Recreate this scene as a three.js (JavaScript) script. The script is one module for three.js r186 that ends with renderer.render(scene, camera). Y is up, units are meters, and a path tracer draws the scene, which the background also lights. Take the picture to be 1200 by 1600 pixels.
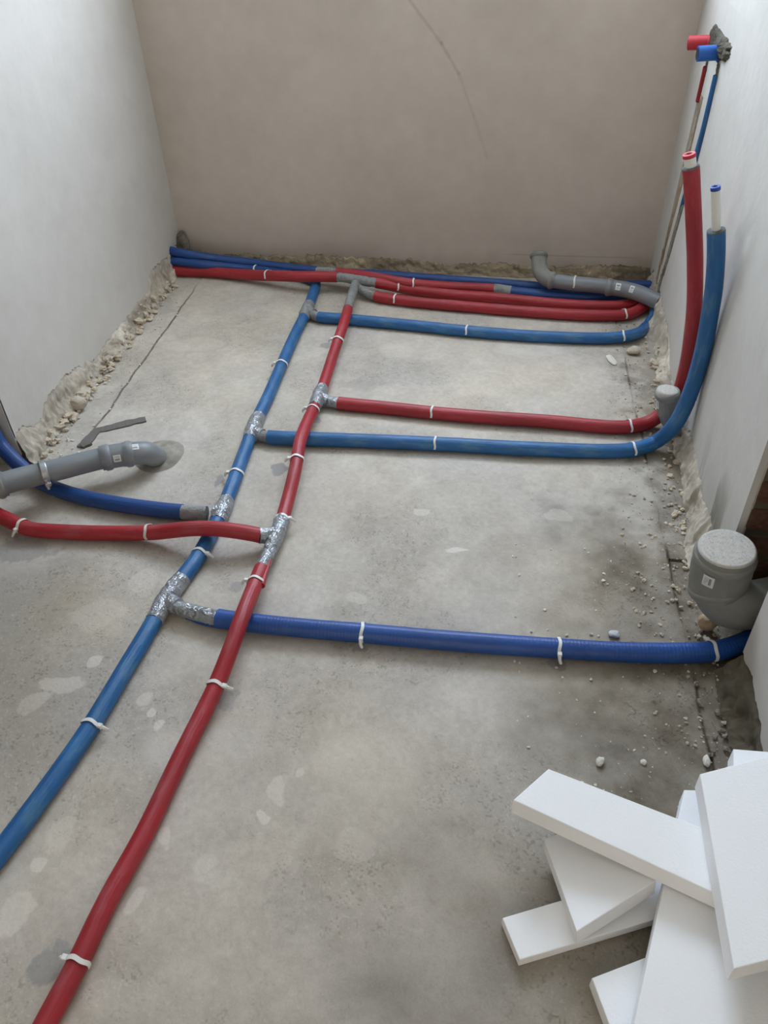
import * as THREE from 'three';
import { mergeGeometries, mergeVertices } from 'three/addons/utils/BufferGeometryUtils.js';
import { RoundedBoxGeometry } from 'three/addons/geometries/RoundedBoxGeometry.js';
import { RectAreaLightUniformsLib } from 'three/addons/lights/RectAreaLightUniformsLib.js';

const scene = new THREE.Scene();
const V = (a) => new THREE.Vector3(...a);

// ------------------------------------------------------------------ camera
const camera = new THREE.PerspectiveCamera(66.34, 0.75, 0.05, 50);
camera.position.set(0, 1.35, 0);
camera.setRotationFromMatrix(new THREE.Matrix4().makeBasis(V([0.992684, -0.027911, -0.117475]), V([-0.054618, 0.763899, -0.643020]), V([0.107686, 0.644732, 0.756786])));
camera.updateMatrixWorld();

// ------------------------------------------------------------------ sky, daylight, exposure
scene.background = new THREE.Color().setRGB(0.76, 0.89, 1.07);
scene.backgroundIntensity = 6.0;
const renderer = new THREE.WebGLRenderer({ antialias: true });
renderer.toneMapping = THREE.LinearToneMapping;
renderer.toneMappingExposure = 1.01;
renderer.shadowMap.enabled = true;
RectAreaLightUniformsLib.init();
// daylight of the overcast sky coming in through the window of the back wall, above the frame
const WIN = { x0: -0.75, x1: 0.5, y0: 1.3, y1: 2.4 };
const daylight = new THREE.RectAreaLight(new THREE.Color().setRGB(0.76, 0.89, 1.07), 13, WIN.x1 - WIN.x0 - 0.1, WIN.y1 - WIN.y0 - 0.1);
daylight.position.set((WIN.x0 + WIN.x1) / 2, (WIN.y0 + WIN.y1) / 2, -3.22);
daylight.lookAt((WIN.x0 + WIN.x1) / 2, (WIN.y0 + WIN.y1) / 2 - 0.1, 0);
scene.add(daylight);
// added warm fill light behind the camera, set in an unseen, made-up doorway
const ADDED_DOOR = { x0: -0.7, x1: 0.35, h: 2.1 };
const warmFill = new THREE.RectAreaLight(new THREE.Color().setRGB(1.0, 0.87, 0.7), 1.4, ADDED_DOOR.x1 - ADDED_DOOR.x0, ADDED_DOOR.h - 0.1);
warmFill.position.set((ADDED_DOOR.x0 + ADDED_DOOR.x1) / 2, ADDED_DOOR.h / 2, 1.3);
warmFill.lookAt((ADDED_DOOR.x0 + ADDED_DOOR.x1) / 2, ADDED_DOOR.h / 2 - 0.1, 0);
scene.add(warmFill);

// ------------------------------------------------------------------ helpers
function rng(seed) { let a = seed >>> 0; return () => { a = (a + 0x6D2B79F5) | 0; let t = Math.imul(a ^ (a >>> 15), 1 | a); t = (t + Math.imul(t ^ (t >>> 7), 61 | t)) ^ t; return ((t ^ (t >>> 14)) >>> 0) / 4294967296; }; }
function hash(x, y, s) { let h = Math.imul(x, 374761393) + Math.imul(y, 668265263) + Math.imul(s, 974634777) | 0; h = Math.imul(h ^ (h >>> 13), 1274126177); return ((h ^ (h >>> 16)) >>> 0) / 4294967296; }
function vn(x, y, s) {
  const i = Math.floor(x), j = Math.floor(y), u = x - i, v = y - j, a = u * u * (3 - 2 * u), b = v * v * (3 - 2 * v);
  const p = hash(i, j, s), q = hash(i + 1, j, s), r = hash(i, j + 1, s), t = hash(i + 1, j + 1, s);
  return p + (q - p) * a + (r - p) * b + (p - q - r + t) * a * b;
}
function fbm(x, y, s, o) { let a = 0, w = 0.5, n = 0; for (let k = 0; k < o; k++) { a += w * vn(x, y, s + k); n += w; w *= 0.5; x = x * 2.03 + 7.1; y = y * 2.03 + 3.7; } return a / n; }
const sm = (a, b, v) => { const t = Math.min(1, Math.max(0, (v - a) / (b - a))); return t * t * (3 - 2 * t); };
const lerp = (a, b, t) => a + (b - a) * t;

const used = {};
function numbered(name) { const k = used[name] = (used[name] ?? -1) + 1; return k ? name + '_' + String(k).padStart(3, '0') : name; }
function tag(o, label, category, group, kind) {
  if (label) o.userData.label = label;
  if (category) o.userData.category = category;
  if (group) o.userData.group = group;
  if (kind) o.userData.kind = kind;
  return o;
}
function mesh(name, geo, mat, parent = scene) {
  const m = new THREE.Mesh(geo, mat); m.castShadow = m.receiveShadow = true;
  m.name = parent === scene ? numbered(name) : name; parent.add(m); return m;
}
function thing(name, label, category, pos = [0, 0, 0], group) {
  const g = new THREE.Group(); g.name = numbered(name); g.position.set(...pos); scene.add(g); tag(g, label, category, group); return g;
}
function part(name, geo, mat, parent, base) {            // geometry is in room metres; base is the thing's own origin
  let nm = name, k = 0; while (parent.children.some((c) => c.name === nm)) nm = name + '_' + String(++k).padStart(3, '0');
  if (base) { geo = geo.clone(); geo.translate(-base[0], -base[1], -base[2]); }
  return mesh(nm, geo, mat, parent);
}
function dataTex(w, h, fn, srgb, rx = 1, ry = 1) {
  const d = new Uint8Array(w * h * 4), c = [0, 0, 0];
  for (let j = 0; j < h; j++) for (let i = 0; i < w; i++) {
    fn(i, j, c); const k = (j * w + i) * 4;
    d[k] = Math.max(0, Math.min(255, c[0])); d[k + 1] = Math.max(0, Math.min(255, c[1])); d[k + 2] = Math.max(0, Math.min(255, c[2])); d[k + 3] = 255;
  }
  const t = new THREE.DataTexture(d, w, h, THREE.RGBAFormat);
  t.magFilter = THREE.LinearFilter; t.minFilter = THREE.LinearMipmapLinearFilter; t.generateMipmaps = true;
  t.wrapS = t.wrapT = THREE.RepeatWrapping; t.repeat.set(rx, ry);
  if (srgb) t.colorSpace = THREE.SRGBColorSpace;
  t.needsUpdate = true; return t;
}
// periodic fbm on a tile of one period
function tvn(x, y, p, s) {
  const i = Math.floor(x), j = Math.floor(y), u = x - i, v = y - j, a = u * u * (3 - 2 * u), b = v * v * (3 - 2 * v), m = (q) => ((q % p) + p) % p;
  const A = hash(m(i), m(j), s), Bq = hash(m(i + 1), m(j), s), C = hash(m(i), m(j + 1), s), D = hash(m(i + 1), m(j + 1), s);
  return A + (Bq - A) * a + (C - A) * b + (A - Bq - C + D) * a * b;
}
function tfbm(x, y, p, s, o) { let a = 0, w = 0.5, n = 0; for (let k = 0; k < o; k++) { a += w * tvn(x * p, y * p, p, s + k); n += w; w *= 0.55; p *= 2; } return a / n; }

// ------------------------------------------------------------------ materials
const std = (o) => new THREE.MeshStandardMaterial(o);
// plaster: a smooth trowelled off-white skim, 1 m tile
const plasterMap = dataTex(768, 768, (i, j, c) => {
  const x = i / 768, y = j / 768, a = tfbm(x, y, 3, 11, 5), b = tfbm(x, y, 24, 31, 3), g = (a - 0.5) * 20 + (b - 0.5) * 7;
  c[0] = 203 + g; c[1] = 198 + g * 1.02; c[2] = 190 + g * 1.1;
}, true);
const plasterBump = dataTex(512, 512, (i, j, c) => { const x = i / 512, y = j / 512; c[0] = c[1] = c[2] = 255 * (0.7 * tfbm(x, y, 5, 51, 4) + 0.3 * tfbm(x, y, 60, 71, 2)); }, false);
const M = {};
M.plaster = std({ map: plasterMap, bumpMap: plasterBump, bumpScale: 0.0015, roughness: 0.82 });
const mortarMap = dataTex(512, 512, (i, j, c) => {
  const x = i / 512, y = j / 512, a = tfbm(x, y, 8, 101, 5), b = tfbm(x, y, 64, 131, 2), g = (a - 0.5) * 95 + (b - 0.5) * 45;
  c[0] = 184 + g; c[1] = 174 + g; c[2] = 158 + g * 0.95;
}, true);
const mortarBump = dataTex(512, 512, (i, j, c) => { const x = i / 512, y = j / 512; c[0] = c[1] = c[2] = 255 * (0.6 * tfbm(x, y, 16, 141, 4) + 0.4 * tfbm(x, y, 90, 151, 2)); }, false);
M.mortar = std({ map: mortarMap, bumpMap: mortarBump, bumpScale: 0.006, roughness: 0.95 });
M.greyMortar = std({ color: 0xa6a7a4, map: mortarMap, bumpMap: mortarBump, bumpScale: 0.005, roughness: 0.95 });
M.darkMortar = std({ color: 0x858278, map: mortarMap, bumpMap: mortarBump, bumpScale: 0.008, roughness: 0.98 });
M.brick = std({ color: 0x8f6a5b, map: mortarMap, bumpMap: mortarBump, bumpScale: 0.005, roughness: 0.95 });
// foam sleeve film: faint streaks along, pimples
function sleeveMaps(r, g, b, dust, seed) {
  return dataTex(256, 256, (i, j, c) => {
    const x = i / 256, y = j / 256, a = tfbm(x, y, 4, seed, 4), s = tvn(x * 5, y * 40, 40, seed + 9), d = sm(0.52, 0.8, tfbm(x, y, 6, seed + 20, 4)) * dust, k = 0.9 + 0.2 * a + 0.06 * (s - 0.5);
    c[0] = lerp(r * k, 176, d); c[1] = lerp(g * k, 172, d); c[2] = lerp(b * k, 165, d);
  }, true, 3, 1);
}
const sleeveBump = dataTex(256, 256, (i, j, c) => { const x = i / 256, y = j / 256; c[0] = c[1] = c[2] = 255 * (0.5 * tfbm(x, y, 8, 201, 3) + 0.5 * tvn(x * 6, y * 48, 48, 207)); }, false, 3, 1);
const sleeve = (m) => new THREE.MeshPhysicalMaterial({ map: m, bumpMap: sleeveBump, bumpScale: 0.0012, roughness: 0.5, clearcoat: 0.15, clearcoatRoughness: 0.5 });
M.blue = sleeve(sleeveMaps(28, 94, 150, 0.26, 301));
M.blueDeep = sleeve(sleeveMaps(26, 70, 136, 0.14, 331));
M.red = sleeve(sleeveMaps(160, 34, 43, 0.2, 361));
const ribBump = dataTex(128, 64, (i, j, c) => { const w = 0.5 + 0.5 * Math.sin(i / 128 * Math.PI * 2 * 16), k = 0.5 + 0.5 * Math.sin(j / 64 * Math.PI * 2 * 10); c[0] = c[1] = c[2] = 255 * (w * 0.75 + k * 0.25); }, false, 8, 1);
M.cobalt = new THREE.MeshPhysicalMaterial({ map: sleeveMaps(26, 74, 148, 0.1, 391), bumpMap: ribBump, bumpScale: 0.00035, roughness: 0.42, clearcoat: 0.2, clearcoatRoughness: 0.45 });
const tapeBump = dataTex(256, 256, (i, j, c) => { const x = i / 256, y = j / 256; const a = tfbm(x, y, 7, 401, 4); c[0] = c[1] = c[2] = 255 * (1 - Math.abs(a - 0.5) * 4); }, false, 8, 1);
const tapeMap = dataTex(256, 256, (i, j, c) => { const x = i / 256, y = j / 256, g = (tfbm(x, y, 6, 421, 4) - 0.5) * 46; c[0] = 160 + g; c[1] = 163 + g; c[2] = 167 + g; }, true, 6, 1);
M.tape = std({ map: tapeMap, bumpMap: tapeBump, bumpScale: 0.003, roughness: 0.34, metalness: 0.45 });
M.tapeDull = std({ color: 0xe0ded6, map: tapeMap, bumpMap: tapeBump, bumpScale: 0.002, roughness: 0.6, metalness: 0.1 });
M.foamGrey = std({ color: 0x5d6064, roughness: 0.9 });
M.white = std({ color: 0xe6e6e2, roughness: 0.45 });
M.whiteDirty = std({ color: 0xd9d5cb, roughness: 0.6 });
M.pexWhite = std({ color: 0xe4e3da, roughness: 0.35 });
M.capRed = std({ color: 0xc2303c, roughness: 0.5 });
M.capBlue = std({ color: 0x2a479c, roughness: 0.5 });
M.hole = std({ color: 0x1a1a1c, roughness: 0.8 });
const dustGrey = dataTex(256, 256, (i, j, c) => { const x = i / 256, y = j / 256, g = (tfbm(x, y, 5, 461, 4) - 0.5) * 40; c[0] = 138 + g; c[1] = 138 + g; c[2] = 132 + g; }, true, 2, 1);
const pvcMap = dataTex(256, 256, (i, j, c) => { const x = i / 256, y = j / 256, d = sm(0.5, 0.75, tfbm(x, y, 5, 441, 4)), g = (tfbm(x, y, 4, 451, 3) - 0.5) * 14; c[0] = lerp(128, 152, d * 0.5) + g; c[1] = lerp(133, 152, d * 0.5) + g; c[2] = lerp(137, 150, d * 0.5) + g; }, true, 2, 1);
M.pvc = std({ map: pvcMap, roughness: 0.42 });
M.pvcDusty = std({ map: dustGrey, color: 0xffffff, roughness: 0.75, bumpMap: mortarBump, bumpScale: 0.0008 });
M.rubberLip = std({ color: 0xb9b6ac, roughness: 0.8 });
M.zinc = std({ color: 0xb8bcc0, roughness: 0.3, metalness: 0.85 });
const dustMap = dataTex(256, 256, (i, j, c) => { const x = i / 256, y = j / 256, g = (tfbm(x, y, 5, 471, 5) - 0.5) * 26 - sm(0.66, 0.76, tvn(x * 20, y * 20, 20, 481)) * 26; c[0] = 200 + g; c[1] = 196 + g; c[2] = 188 + g; }, true, 4, 4);
M.dusty = std({ map: dustMap, bumpMap: mortarBump, bumpScale: 0.0004, roughness: 0.95 });
const beadBump = dataTex(512, 512, (() => {
  const n = 64, R = rng(77), p = []; for (let k = 0; k < n * n; k++) p.push([R(), R(), R()]);
  return (i, j, c) => {
    const x = i / 512 * n, y = j / 512 * n, a = Math.floor(x), b = Math.floor(y); let best = 9, h = 0;
    for (let u = -1; u < 2; u++) for (let v = -1; v < 2; v++) { const q = p[((b + v + n) % n) * n + (a + u + n) % n], dx = a + u + q[0] - x, dy = b + v + q[1] - y, d = dx * dx + dy * dy; if (d < best) { best = d; h = q[2]; } }
    c[0] = c[1] = c[2] = 255 * Math.max(0, 0.75 - 0.7 * Math.sqrt(best) + 0.25 * h);
  };
})(), false, 4, 4);
M.foam = new THREE.MeshPhysicalMaterial({ color: 0xfcfdfe, bumpMap: beadBump, bumpScale: 0.0003, roughness: 0.75, sheen: 0.15, sheenRoughness: 0.6 });
M.glass = new THREE.MeshPhysicalMaterial({ color: 0xffffff, transmission: 1, thickness: 0, roughness: 0, ior: 1.45 });
M.frame = std({ color: 0xe9e9e6, roughness: 0.45 });
M.ceiling = std({ color: 0xe6e2d9, roughness: 0.9, bumpMap: plasterBump, bumpScale: 0.001 });

// ------------------------------------------------------------------ floor (concrete screed)
const FX0 = -1.45, FXW = 2.25, FZ0 = -3.35, FZW = 3.65, TW = 1262, TH = 2048;
const splats = [   // centre on the floor, half sizes in metres, tone: >0 pale lime splashes, <0 grey mortar dabs
  [[-0.8094, 0, -1.0171], .013, .016, 1], [[-0.8513, 0, -0.9521], .045, .026, .9], [[-0.8909, 0, -0.8985], .026, .024, .8], [[-0.659, 0, -0.9391], .02, .016, .8], [[-0.6326, 0, -0.9046], .01, .01, 1.1],
  [[-0.599, 0, -0.8675], .014, .016, 1.1], [[-0.7189, 0, -0.5713], .016, .014, 1.2], [[-0.7266, 0, -0.4895], .024, .04, 1], [[-0.5268, 0, -0.5234], .014, .03, .9], [[-0.5136, 0, -0.6456], .016, .016, 1.1], [[-0.7022, 0, -0.6369], .032, .045, .7],
  [[-0.4261, 0, -0.6123], .022, .025, .7], [[-0.3325, 0, -0.7591], .018, .024, .9], [[-0.3429, 0, -0.6988], .01, .013, 1.2], [[-0.1713, 0, -0.6704], .034, .03, .55], [[-0.288, 0, -0.7891], .012, .012, .9], [[-0.4398, 0, -0.897], .06, .08, .4],
  [[-0.0265, 0, -1.4536], .03, .011, 1.3], [[-0.1182, 0, -1.5937], .03, .02, .8], [[0.2386, 0, -1.6136], .045, .022, .8], [[-0.2487, 0, -1.2646], .03, .02, .6], [[0.1633, 0, -2.5092], .1, .05, .5], [[-0.2857, 0, -2.4794], .06, .05, .5], [[-1.0292, 0, -2.454], .1, .05, .45], [[-0.7715, 0, -1.2706], .05, .04, .6], [[-0.8406, 0, -1.1588], .07, .04, .5],
  [[-0.1867, 0, -0.8339], .09, .06, .35], [[-0.4047, 0, -0.3968], .05, .05, .4], [[-0.5042, -0, -0.386], .05, .03, .4], [[-0.5406, 0, -0.8126], .07, .05, .4],
  [[-0.6308, 0, -0.4278], .034, .03, -.75], [[-0.4808, 0, -0.9532], .018, .035, -.6], [[-0.5472, 0, -1.7491], .024, .018, -1], [[-0.538, 0, -2.4863], .028, .02, -.7], [[-0.5096, 0, -2.0114], .02, .02, -.7], [[-0.702, 0, -1.6794], .014, .02, -1], [[-0.5456, 0, -1.2801], .022, .02, -.6], [[0.2088, 0, -1.1144], .026, .014, -.55], [[-0.2207, 0, -1.1203], .02, .01, -.6], [[-0.6969, 0, -2.2515], .014, .014, -.6],
  [[-1.1254, 0, -1.3496], .09, .05, -.5], [[-0.3877, -0, -2.2318], .08, .03, -.2], [[-1.2407, 0, -2.754], .05, .06, -.35],
];
const fpix = (fn) => (i, j, c) => fn(FX0 + (i + 0.5) / TW * FXW, FZ0 + (j + 0.5) / TH * FZW, c, i, j);
// long cold joint along the left wall and a broken one along the right wall
const joint = (z, s, x) => (fbm(z * 9, 1, s, 4) - 0.5) * 0.02 + x;
const JL = (z) => joint(z, 711, 0), JR = (z) => joint(z, 721, 0.012 * (-1.5 - z)) * 0.6;
const fh = new Float32Array(TW * TH);
const floorMap = dataTex(TW, TH, fpix((x, z, c, i, j) => {
  const big = fbm(x * 3.1, z * 3.1, 501, 4), mid = fbm(x * 14, z * 14, 521, 4), fine = fbm(x * 90, z * 90, 541, 3), wx = (mid - 0.5) * 0.09, wz = (fbm(x * 14 + 9, z * 14, 561, 3) - 0.5) * 0.09;
  let g = (big - 0.5) * 18 + (mid - 0.5) * 24 + (fine - 0.5) * 20, h = 0.5 + (mid - 0.5) * 0.5 + (fine - 0.5) * 0.45, warm = (fbm(x * 4.3, z * 4.3, 581, 3) - 0.5) * 12;
  const rough = sm(0.42, 0.62, fbm(x * 5.2 + 4, z * 5.2, 601, 4)) ;                         // scoured patches with open pores
  const pore = sm(0.70, 0.80, vn(x * 260, z * 260, 621)) * sm(0.35, 0.7, vn(x * 60, z * 60, 631)) * (0.25 + 0.75 * rough);
  g -= pore * 20; h -= pore * 0.3;
  const grit = sm(0.78, 0.9, vn(x * 270, z * 270, 641)) * rough; g += grit * 12; h += grit * 0.2;
  g -= rough * 10;
  for (const s of splats) {
    const dx = (x - s[0][0] + wx * 0.5 + wz * 0.2) / s[1], dz = (z - s[0][2] + wz * 0.5) / s[2], r = dx * dx + dz * dz; if (r > 2.4) continue;
    const k = sm(1.12, 0.86, Math.sqrt(r) + (mid - 0.5) * 1.5 + (fine - 0.5) * 0.5) * Math.abs(s[3]);
    if (s[3] > 0) { g = lerp(g, 24, k * 0.75); h += k * 0.12; } else { g = lerp(g, -34, k); warm = lerp(warm, -9, k); h += k * 0.25; }
  }
  // darker, mottled floor towards the niche and the boards, with dirt along the right wall
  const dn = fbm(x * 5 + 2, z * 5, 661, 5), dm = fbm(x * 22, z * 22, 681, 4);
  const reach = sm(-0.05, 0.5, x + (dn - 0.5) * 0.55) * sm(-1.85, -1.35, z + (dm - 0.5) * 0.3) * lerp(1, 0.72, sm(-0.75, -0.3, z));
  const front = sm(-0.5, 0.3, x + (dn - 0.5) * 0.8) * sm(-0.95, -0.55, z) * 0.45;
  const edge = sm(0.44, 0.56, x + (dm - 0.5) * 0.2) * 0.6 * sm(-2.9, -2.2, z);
  let darkTone = Math.min(1, Math.max(reach * (0.45 + 0.6 * dm), front * (0.5 + 0.9 * dn), edge));
  const left = sm(-0.75, -1.0, x + (dn - 0.5) * 0.3) * sm(-1.5, -1.2, z) * 0.28 * (0.4 + mid); darkTone = Math.max(darkTone, left);
  g -= darkTone * 84 * (0.6 + 0.5 * fine + 0.3 * dm); warm += darkTone * 4;
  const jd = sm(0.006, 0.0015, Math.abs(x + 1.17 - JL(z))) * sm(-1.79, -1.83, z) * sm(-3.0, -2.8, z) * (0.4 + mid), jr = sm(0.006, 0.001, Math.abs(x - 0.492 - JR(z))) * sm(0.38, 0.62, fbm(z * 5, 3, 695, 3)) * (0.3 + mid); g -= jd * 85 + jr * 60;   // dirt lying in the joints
  const pn = (hash(i, j, 77) - 0.5) * 9; g += pn; c[0] = 193 + g + warm * 0.6; c[1] = 185 + g + warm * 0.2; c[2] = 173 + g - warm * 0.7;
  fh[j * TW + i] = h;
}), true);
const floorBump = dataTex(TW, TH, (i, j, c) => { c[0] = c[1] = c[2] = 255 * Math.min(1, Math.max(0, fh[j * TW + i] * 0.7)); }, false);
for (const t of [floorMap, floorBump]) { t.wrapS = t.wrapT = THREE.MirroredRepeatWrapping; t.anisotropy = 8; }
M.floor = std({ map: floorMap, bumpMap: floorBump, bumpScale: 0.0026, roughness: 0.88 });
M.underlay = std({ color: 0x6b665e, roughness: 1 });
function ground(x0, x1, z0, z1, nx, nz, y0, amp, wob = () => [0, 0], thick = 0.03) {           // a slab top with its edges turned down
  const P = [], U = [], I = []; const W = nx + 3, Hh = nz + 3;
  for (let j = -1; j <= nz + 1; j++) for (let i = -1; i <= nx + 1; i++) {
    const ci = Math.min(nx, Math.max(0, i)), cj = Math.min(nz, Math.max(0, j)), skirt = ci !== i || cj !== j;
    let x = lerp(x0, x1, ci / nx), z = lerp(z0, z1, cj / nz); const [a, b] = wob(z); x += a * (1 - ci / nx) + b * (ci / nx);
    P.push(x, skirt ? -thick : y0 + (fbm(x * 6, z * 6, 701, 3) - 0.5) * amp, z); U.push((x - FX0) / FXW, (z - FZ0) / FZW);
  }
  for (let j = 0; j < Hh - 1; j++) for (let i = 0; i < W - 1; i++) { const a = j * W + i; I.push(a, a + W, a + 1, a + 1, a + W, a + W + 1); }
  const g = new THREE.BufferGeometry(); g.setAttribute('position', new THREE.Float32BufferAttribute(P, 3)); g.setAttribute('uv', new THREE.Float32BufferAttribute(U, 2)); g.setIndex(I); g.computeVertexNormals(); const nr = g.attributes.normal; for (let j = 0; j <= nz; j++) for (const i of [0, nx]) nr.setXYZ((j + 1) * W + i + 1, 0, 1, 0); for (let i = 0; i <= nx; i++) for (const j of [0, nz]) nr.setXYZ((j + 1) * W + i + 1, 0, 1, 0); return g;
}
const floor = new THREE.Group(); floor.name = 'floor'; floor.userData.kind = 'structure'; scene.add(floor);
// long cold joint along the left wall and a broken one along the right wall

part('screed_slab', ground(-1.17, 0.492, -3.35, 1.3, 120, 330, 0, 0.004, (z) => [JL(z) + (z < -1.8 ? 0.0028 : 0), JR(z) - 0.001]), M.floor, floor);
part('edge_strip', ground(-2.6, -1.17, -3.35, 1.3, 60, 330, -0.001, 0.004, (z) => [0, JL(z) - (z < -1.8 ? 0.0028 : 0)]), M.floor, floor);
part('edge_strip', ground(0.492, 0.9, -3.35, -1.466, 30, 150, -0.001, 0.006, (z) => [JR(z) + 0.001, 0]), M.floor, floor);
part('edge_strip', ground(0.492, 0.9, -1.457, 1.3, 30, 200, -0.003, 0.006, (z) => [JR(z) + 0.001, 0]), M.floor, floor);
{ const g = new THREE.BoxGeometry(3.5, 0.12, 5.9); g.translate(-0.85, -0.082, -0.4); part('base_slab', g, M.underlay, floor); }

// ------------------------------------------------------------------ walls
function frameMatrix(o, dir) { const X = V(dir).normalize(), Y = new THREE.Vector3(0, 1, 0), Zv = X.clone().cross(Y); const m = new THREE.Matrix4().makeBasis(X, Y, Zv); m.setPosition(V(o)); return m; }
// a skim of plaster on a wall plane: shape (along, up) with a ragged broken lower edge and cut-outs, t thick, front face on the plane
function skim(mat, s0, s1, top, t, ragged, holes = [], step = 0.008) {
  const sh = new THREE.Shape(); sh.moveTo(s0, top);
  const n = Math.ceil((s1 - s0) / step); for (let k = 0; k <= n; k++) { const s = lerp(s0, s1, k / n); sh.lineTo(s, ragged(s)); }
  sh.lineTo(s1, top); sh.closePath();
  for (const h of holes) { const p = new THREE.Path(); h.forEach(([a, b], k) => (k ? p.lineTo(a, b) : p.moveTo(a, b))); p.closePath(); sh.holes.push(p); }
  const g = new THREE.ExtrudeGeometry(sh, { depth: t, bevelEnabled: false }); g.translate(0, 0, -t); g.applyMatrix4(mat); return g;
}
function slab(mat, s0, s1, y0, y1, d0, d1) { const g = new THREE.BoxGeometry(s1 - s0, y1 - y0, d1 - d0); g.translate((s0 + s1) / 2, (y0 + y1) / 2, -(d0 + d1) / 2); const uv = g.attributes.uv; for (let i = 0; i < uv.count; i++) uv.setXY(i, uv.getX(i) * (s1 - s0), uv.getY(i) * (y1 - y0)); g.applyMatrix4(mat); return g; }
// crumbled mortar fillet along the foot of a wall
function fillet(mat, s0, s1, up, out, seed, amp = 0.014, ns = 8) {
  const n = Math.ceil((s1 - s0) / 0.006), P = [], U = [], I = [];
  for (let k = 0; k <= n; k++) for (let q = 0; q <= ns; q++) {
    const s = lerp(s0, s1, k / n), t = q / ns, hh = up(s), oo = out(s), r = (fbm(s * 30, t * 3.5, seed, 4) - 0.45) * amp * 2.2 + (Math.abs(fbm(s * 75, t * 7, seed + 9, 2) - 0.5) - 0.12) * amp * 1.5, w = Math.sin(Math.PI * Math.min(1, t * 0.8 + 0.2));
    P.push(s + (vn(s * 90, q, seed + 5) - 0.5) * 0.006, Math.max(-0.01, hh * Math.pow(t, 1.15) + r * 0.5 * w), oo * Math.pow(1 - t, 1.5) + r * w - (q === ns ? 0.014 : 0)); U.push(s, t * 0.1);
  }
  for (let k = 0; k < n; k++) for (let q = 0; q < ns; q++) { const a = k * (ns + 1) + q, b = a + ns + 1; I.push(a, b, a + 1, a + 1, b, b + 1); }
  const g = new THREE.BufferGeometry(); g.setAttribute('position', new THREE.Float32BufferAttribute(P, 3)); g.setAttribute('uv', new THREE.Float32BufferAttribute(U, 2)); g.setIndex(I); g.applyMatrix4(mat); g.computeVertexNormals(); return g;
}
function wall(name) { const g = new THREE.Group(); g.name = name; g.userData.kind = 'structure'; scene.add(g); return g; }
const TOP = 2.6, SK = 0.014;
// left wall, ends in a reveal where the pipes go through the opening
const wl = wall('wall_left'), mL = frameMatrix([-1.3, 0, -1.705], [0, 0, -1]);   // along = away from the camera
const ragL = (s) => 0.026 + 0.035 * fbm(s * 9, 2, 801, 4) + 0.05 * sm(0.45, 0.62, fbm(s * 3.2, 5, 811, 4)) + 0.012 * vn(s * 120, 1, 815);
part('plaster', skim(mL, 0, 1.6, TOP, SK, ragL), M.plaster, wl);
part('masonry', slab(mL, 0, 1.62, -0.02, TOP, SK, 0.17), M.mortar, wl);
{ const m = frameMatrix([-1.47, 0, -1.704], [1, 0, 0]); part('reveal_plaster', skim(m, 0, 0.17, TOP, 0.006, (s) => 0.02 + 0.03 * vn(s * 40, 3, 821)), M.plaster, wl); }
part('mortar_fillet', fillet(mL, 0.0, 1.5, (s) => ragL(s) + 0.006, (s) => 0.008 + 0.035 * fbm(s * 7, 3, 831, 3), 841), M.mortar, wl);
// back wall with the window opening above the frame
const wb = wall('wall_back'), mB = frameMatrix([-1.3, 0, -3.2], [1.97, 0, 0.1]);
const ragB = (s) => 0.012 + 0.05 * fbm(s * 6, 2, 851, 4) + 0.014 * vn(s * 110, 1, 855);
const wh = [[WIN.x0 + 1.3, WIN.y0], [WIN.x1 + 1.3, WIN.y0], [WIN.x1 + 1.3, WIN.y1], [WIN.x0 + 1.3, WIN.y1]];
const backMap = (() => {                                     // plaster with a hairline trowel scratch and a levelling line
  const W = 1536, Hq = 1024, wm = 2.0, hm = 2.0 / 1.5;
  const crack = [[-0.2958, 0.9597, -3.149], [-0.1841, 0.8308, -3.1434], [-0.1207, 0.7378, -3.1401], [-0.0624, 0.6029, -3.1372], [-0.0025, 0.4488, -3.1341]].map((p) => [p[0] + 1.3, p[1]]);
  return dataTex(W, Hq, (i, j, c) => {
    const s = i / W * wm, y = j / Hq * hm, a = fbm(s * 3, y * 3, 861, 5), b = fbm(s * 26, y * 26, 871, 3); let g = (a - 0.5) * 22 + (b - 0.5) * 8;
    for (let k = 0; k < 4; k++) {
      const [x0, y0] = crack[k], [x1, y1] = crack[k + 1], dx = x1 - x0, dy = y1 - y0, t = Math.max(0, Math.min(1, ((s - x0) * dx + (y - y0) * dy) / (dx * dx + dy * dy))), d = Math.hypot(s - x0 - t * dx, y - y0 - t * dy) + (b - 0.5) * 0.004;
      g -= sm(0.009, 0.001, d) * [13, 15, 9, 7][k] * (0.3 + 1.4 * a);
    }
    const ln = sm(0.0045, 0.001, Math.abs(y - 0.088 - (s - 1.4) * 0.01)) * sm(1.36, 1.44, s) * sm(1.95, 1.85, s); g -= ln * 16;
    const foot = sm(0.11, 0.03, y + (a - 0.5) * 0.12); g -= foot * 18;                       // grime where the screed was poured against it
    c[0] = 202 + g; c[1] = 190 + g * 1.02; c[2] = 177 + g * 1.05;
  }, true, 0.5, 0.75);
})();
M.plasterBack = std({ map: backMap, bumpMap: plasterBump, bumpScale: 0.0015, roughness: 0.85 });
part('plaster', skim(mB, -0.02, 1.99, TOP, SK, ragB, [wh]), M.plasterBack, wb);
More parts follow.
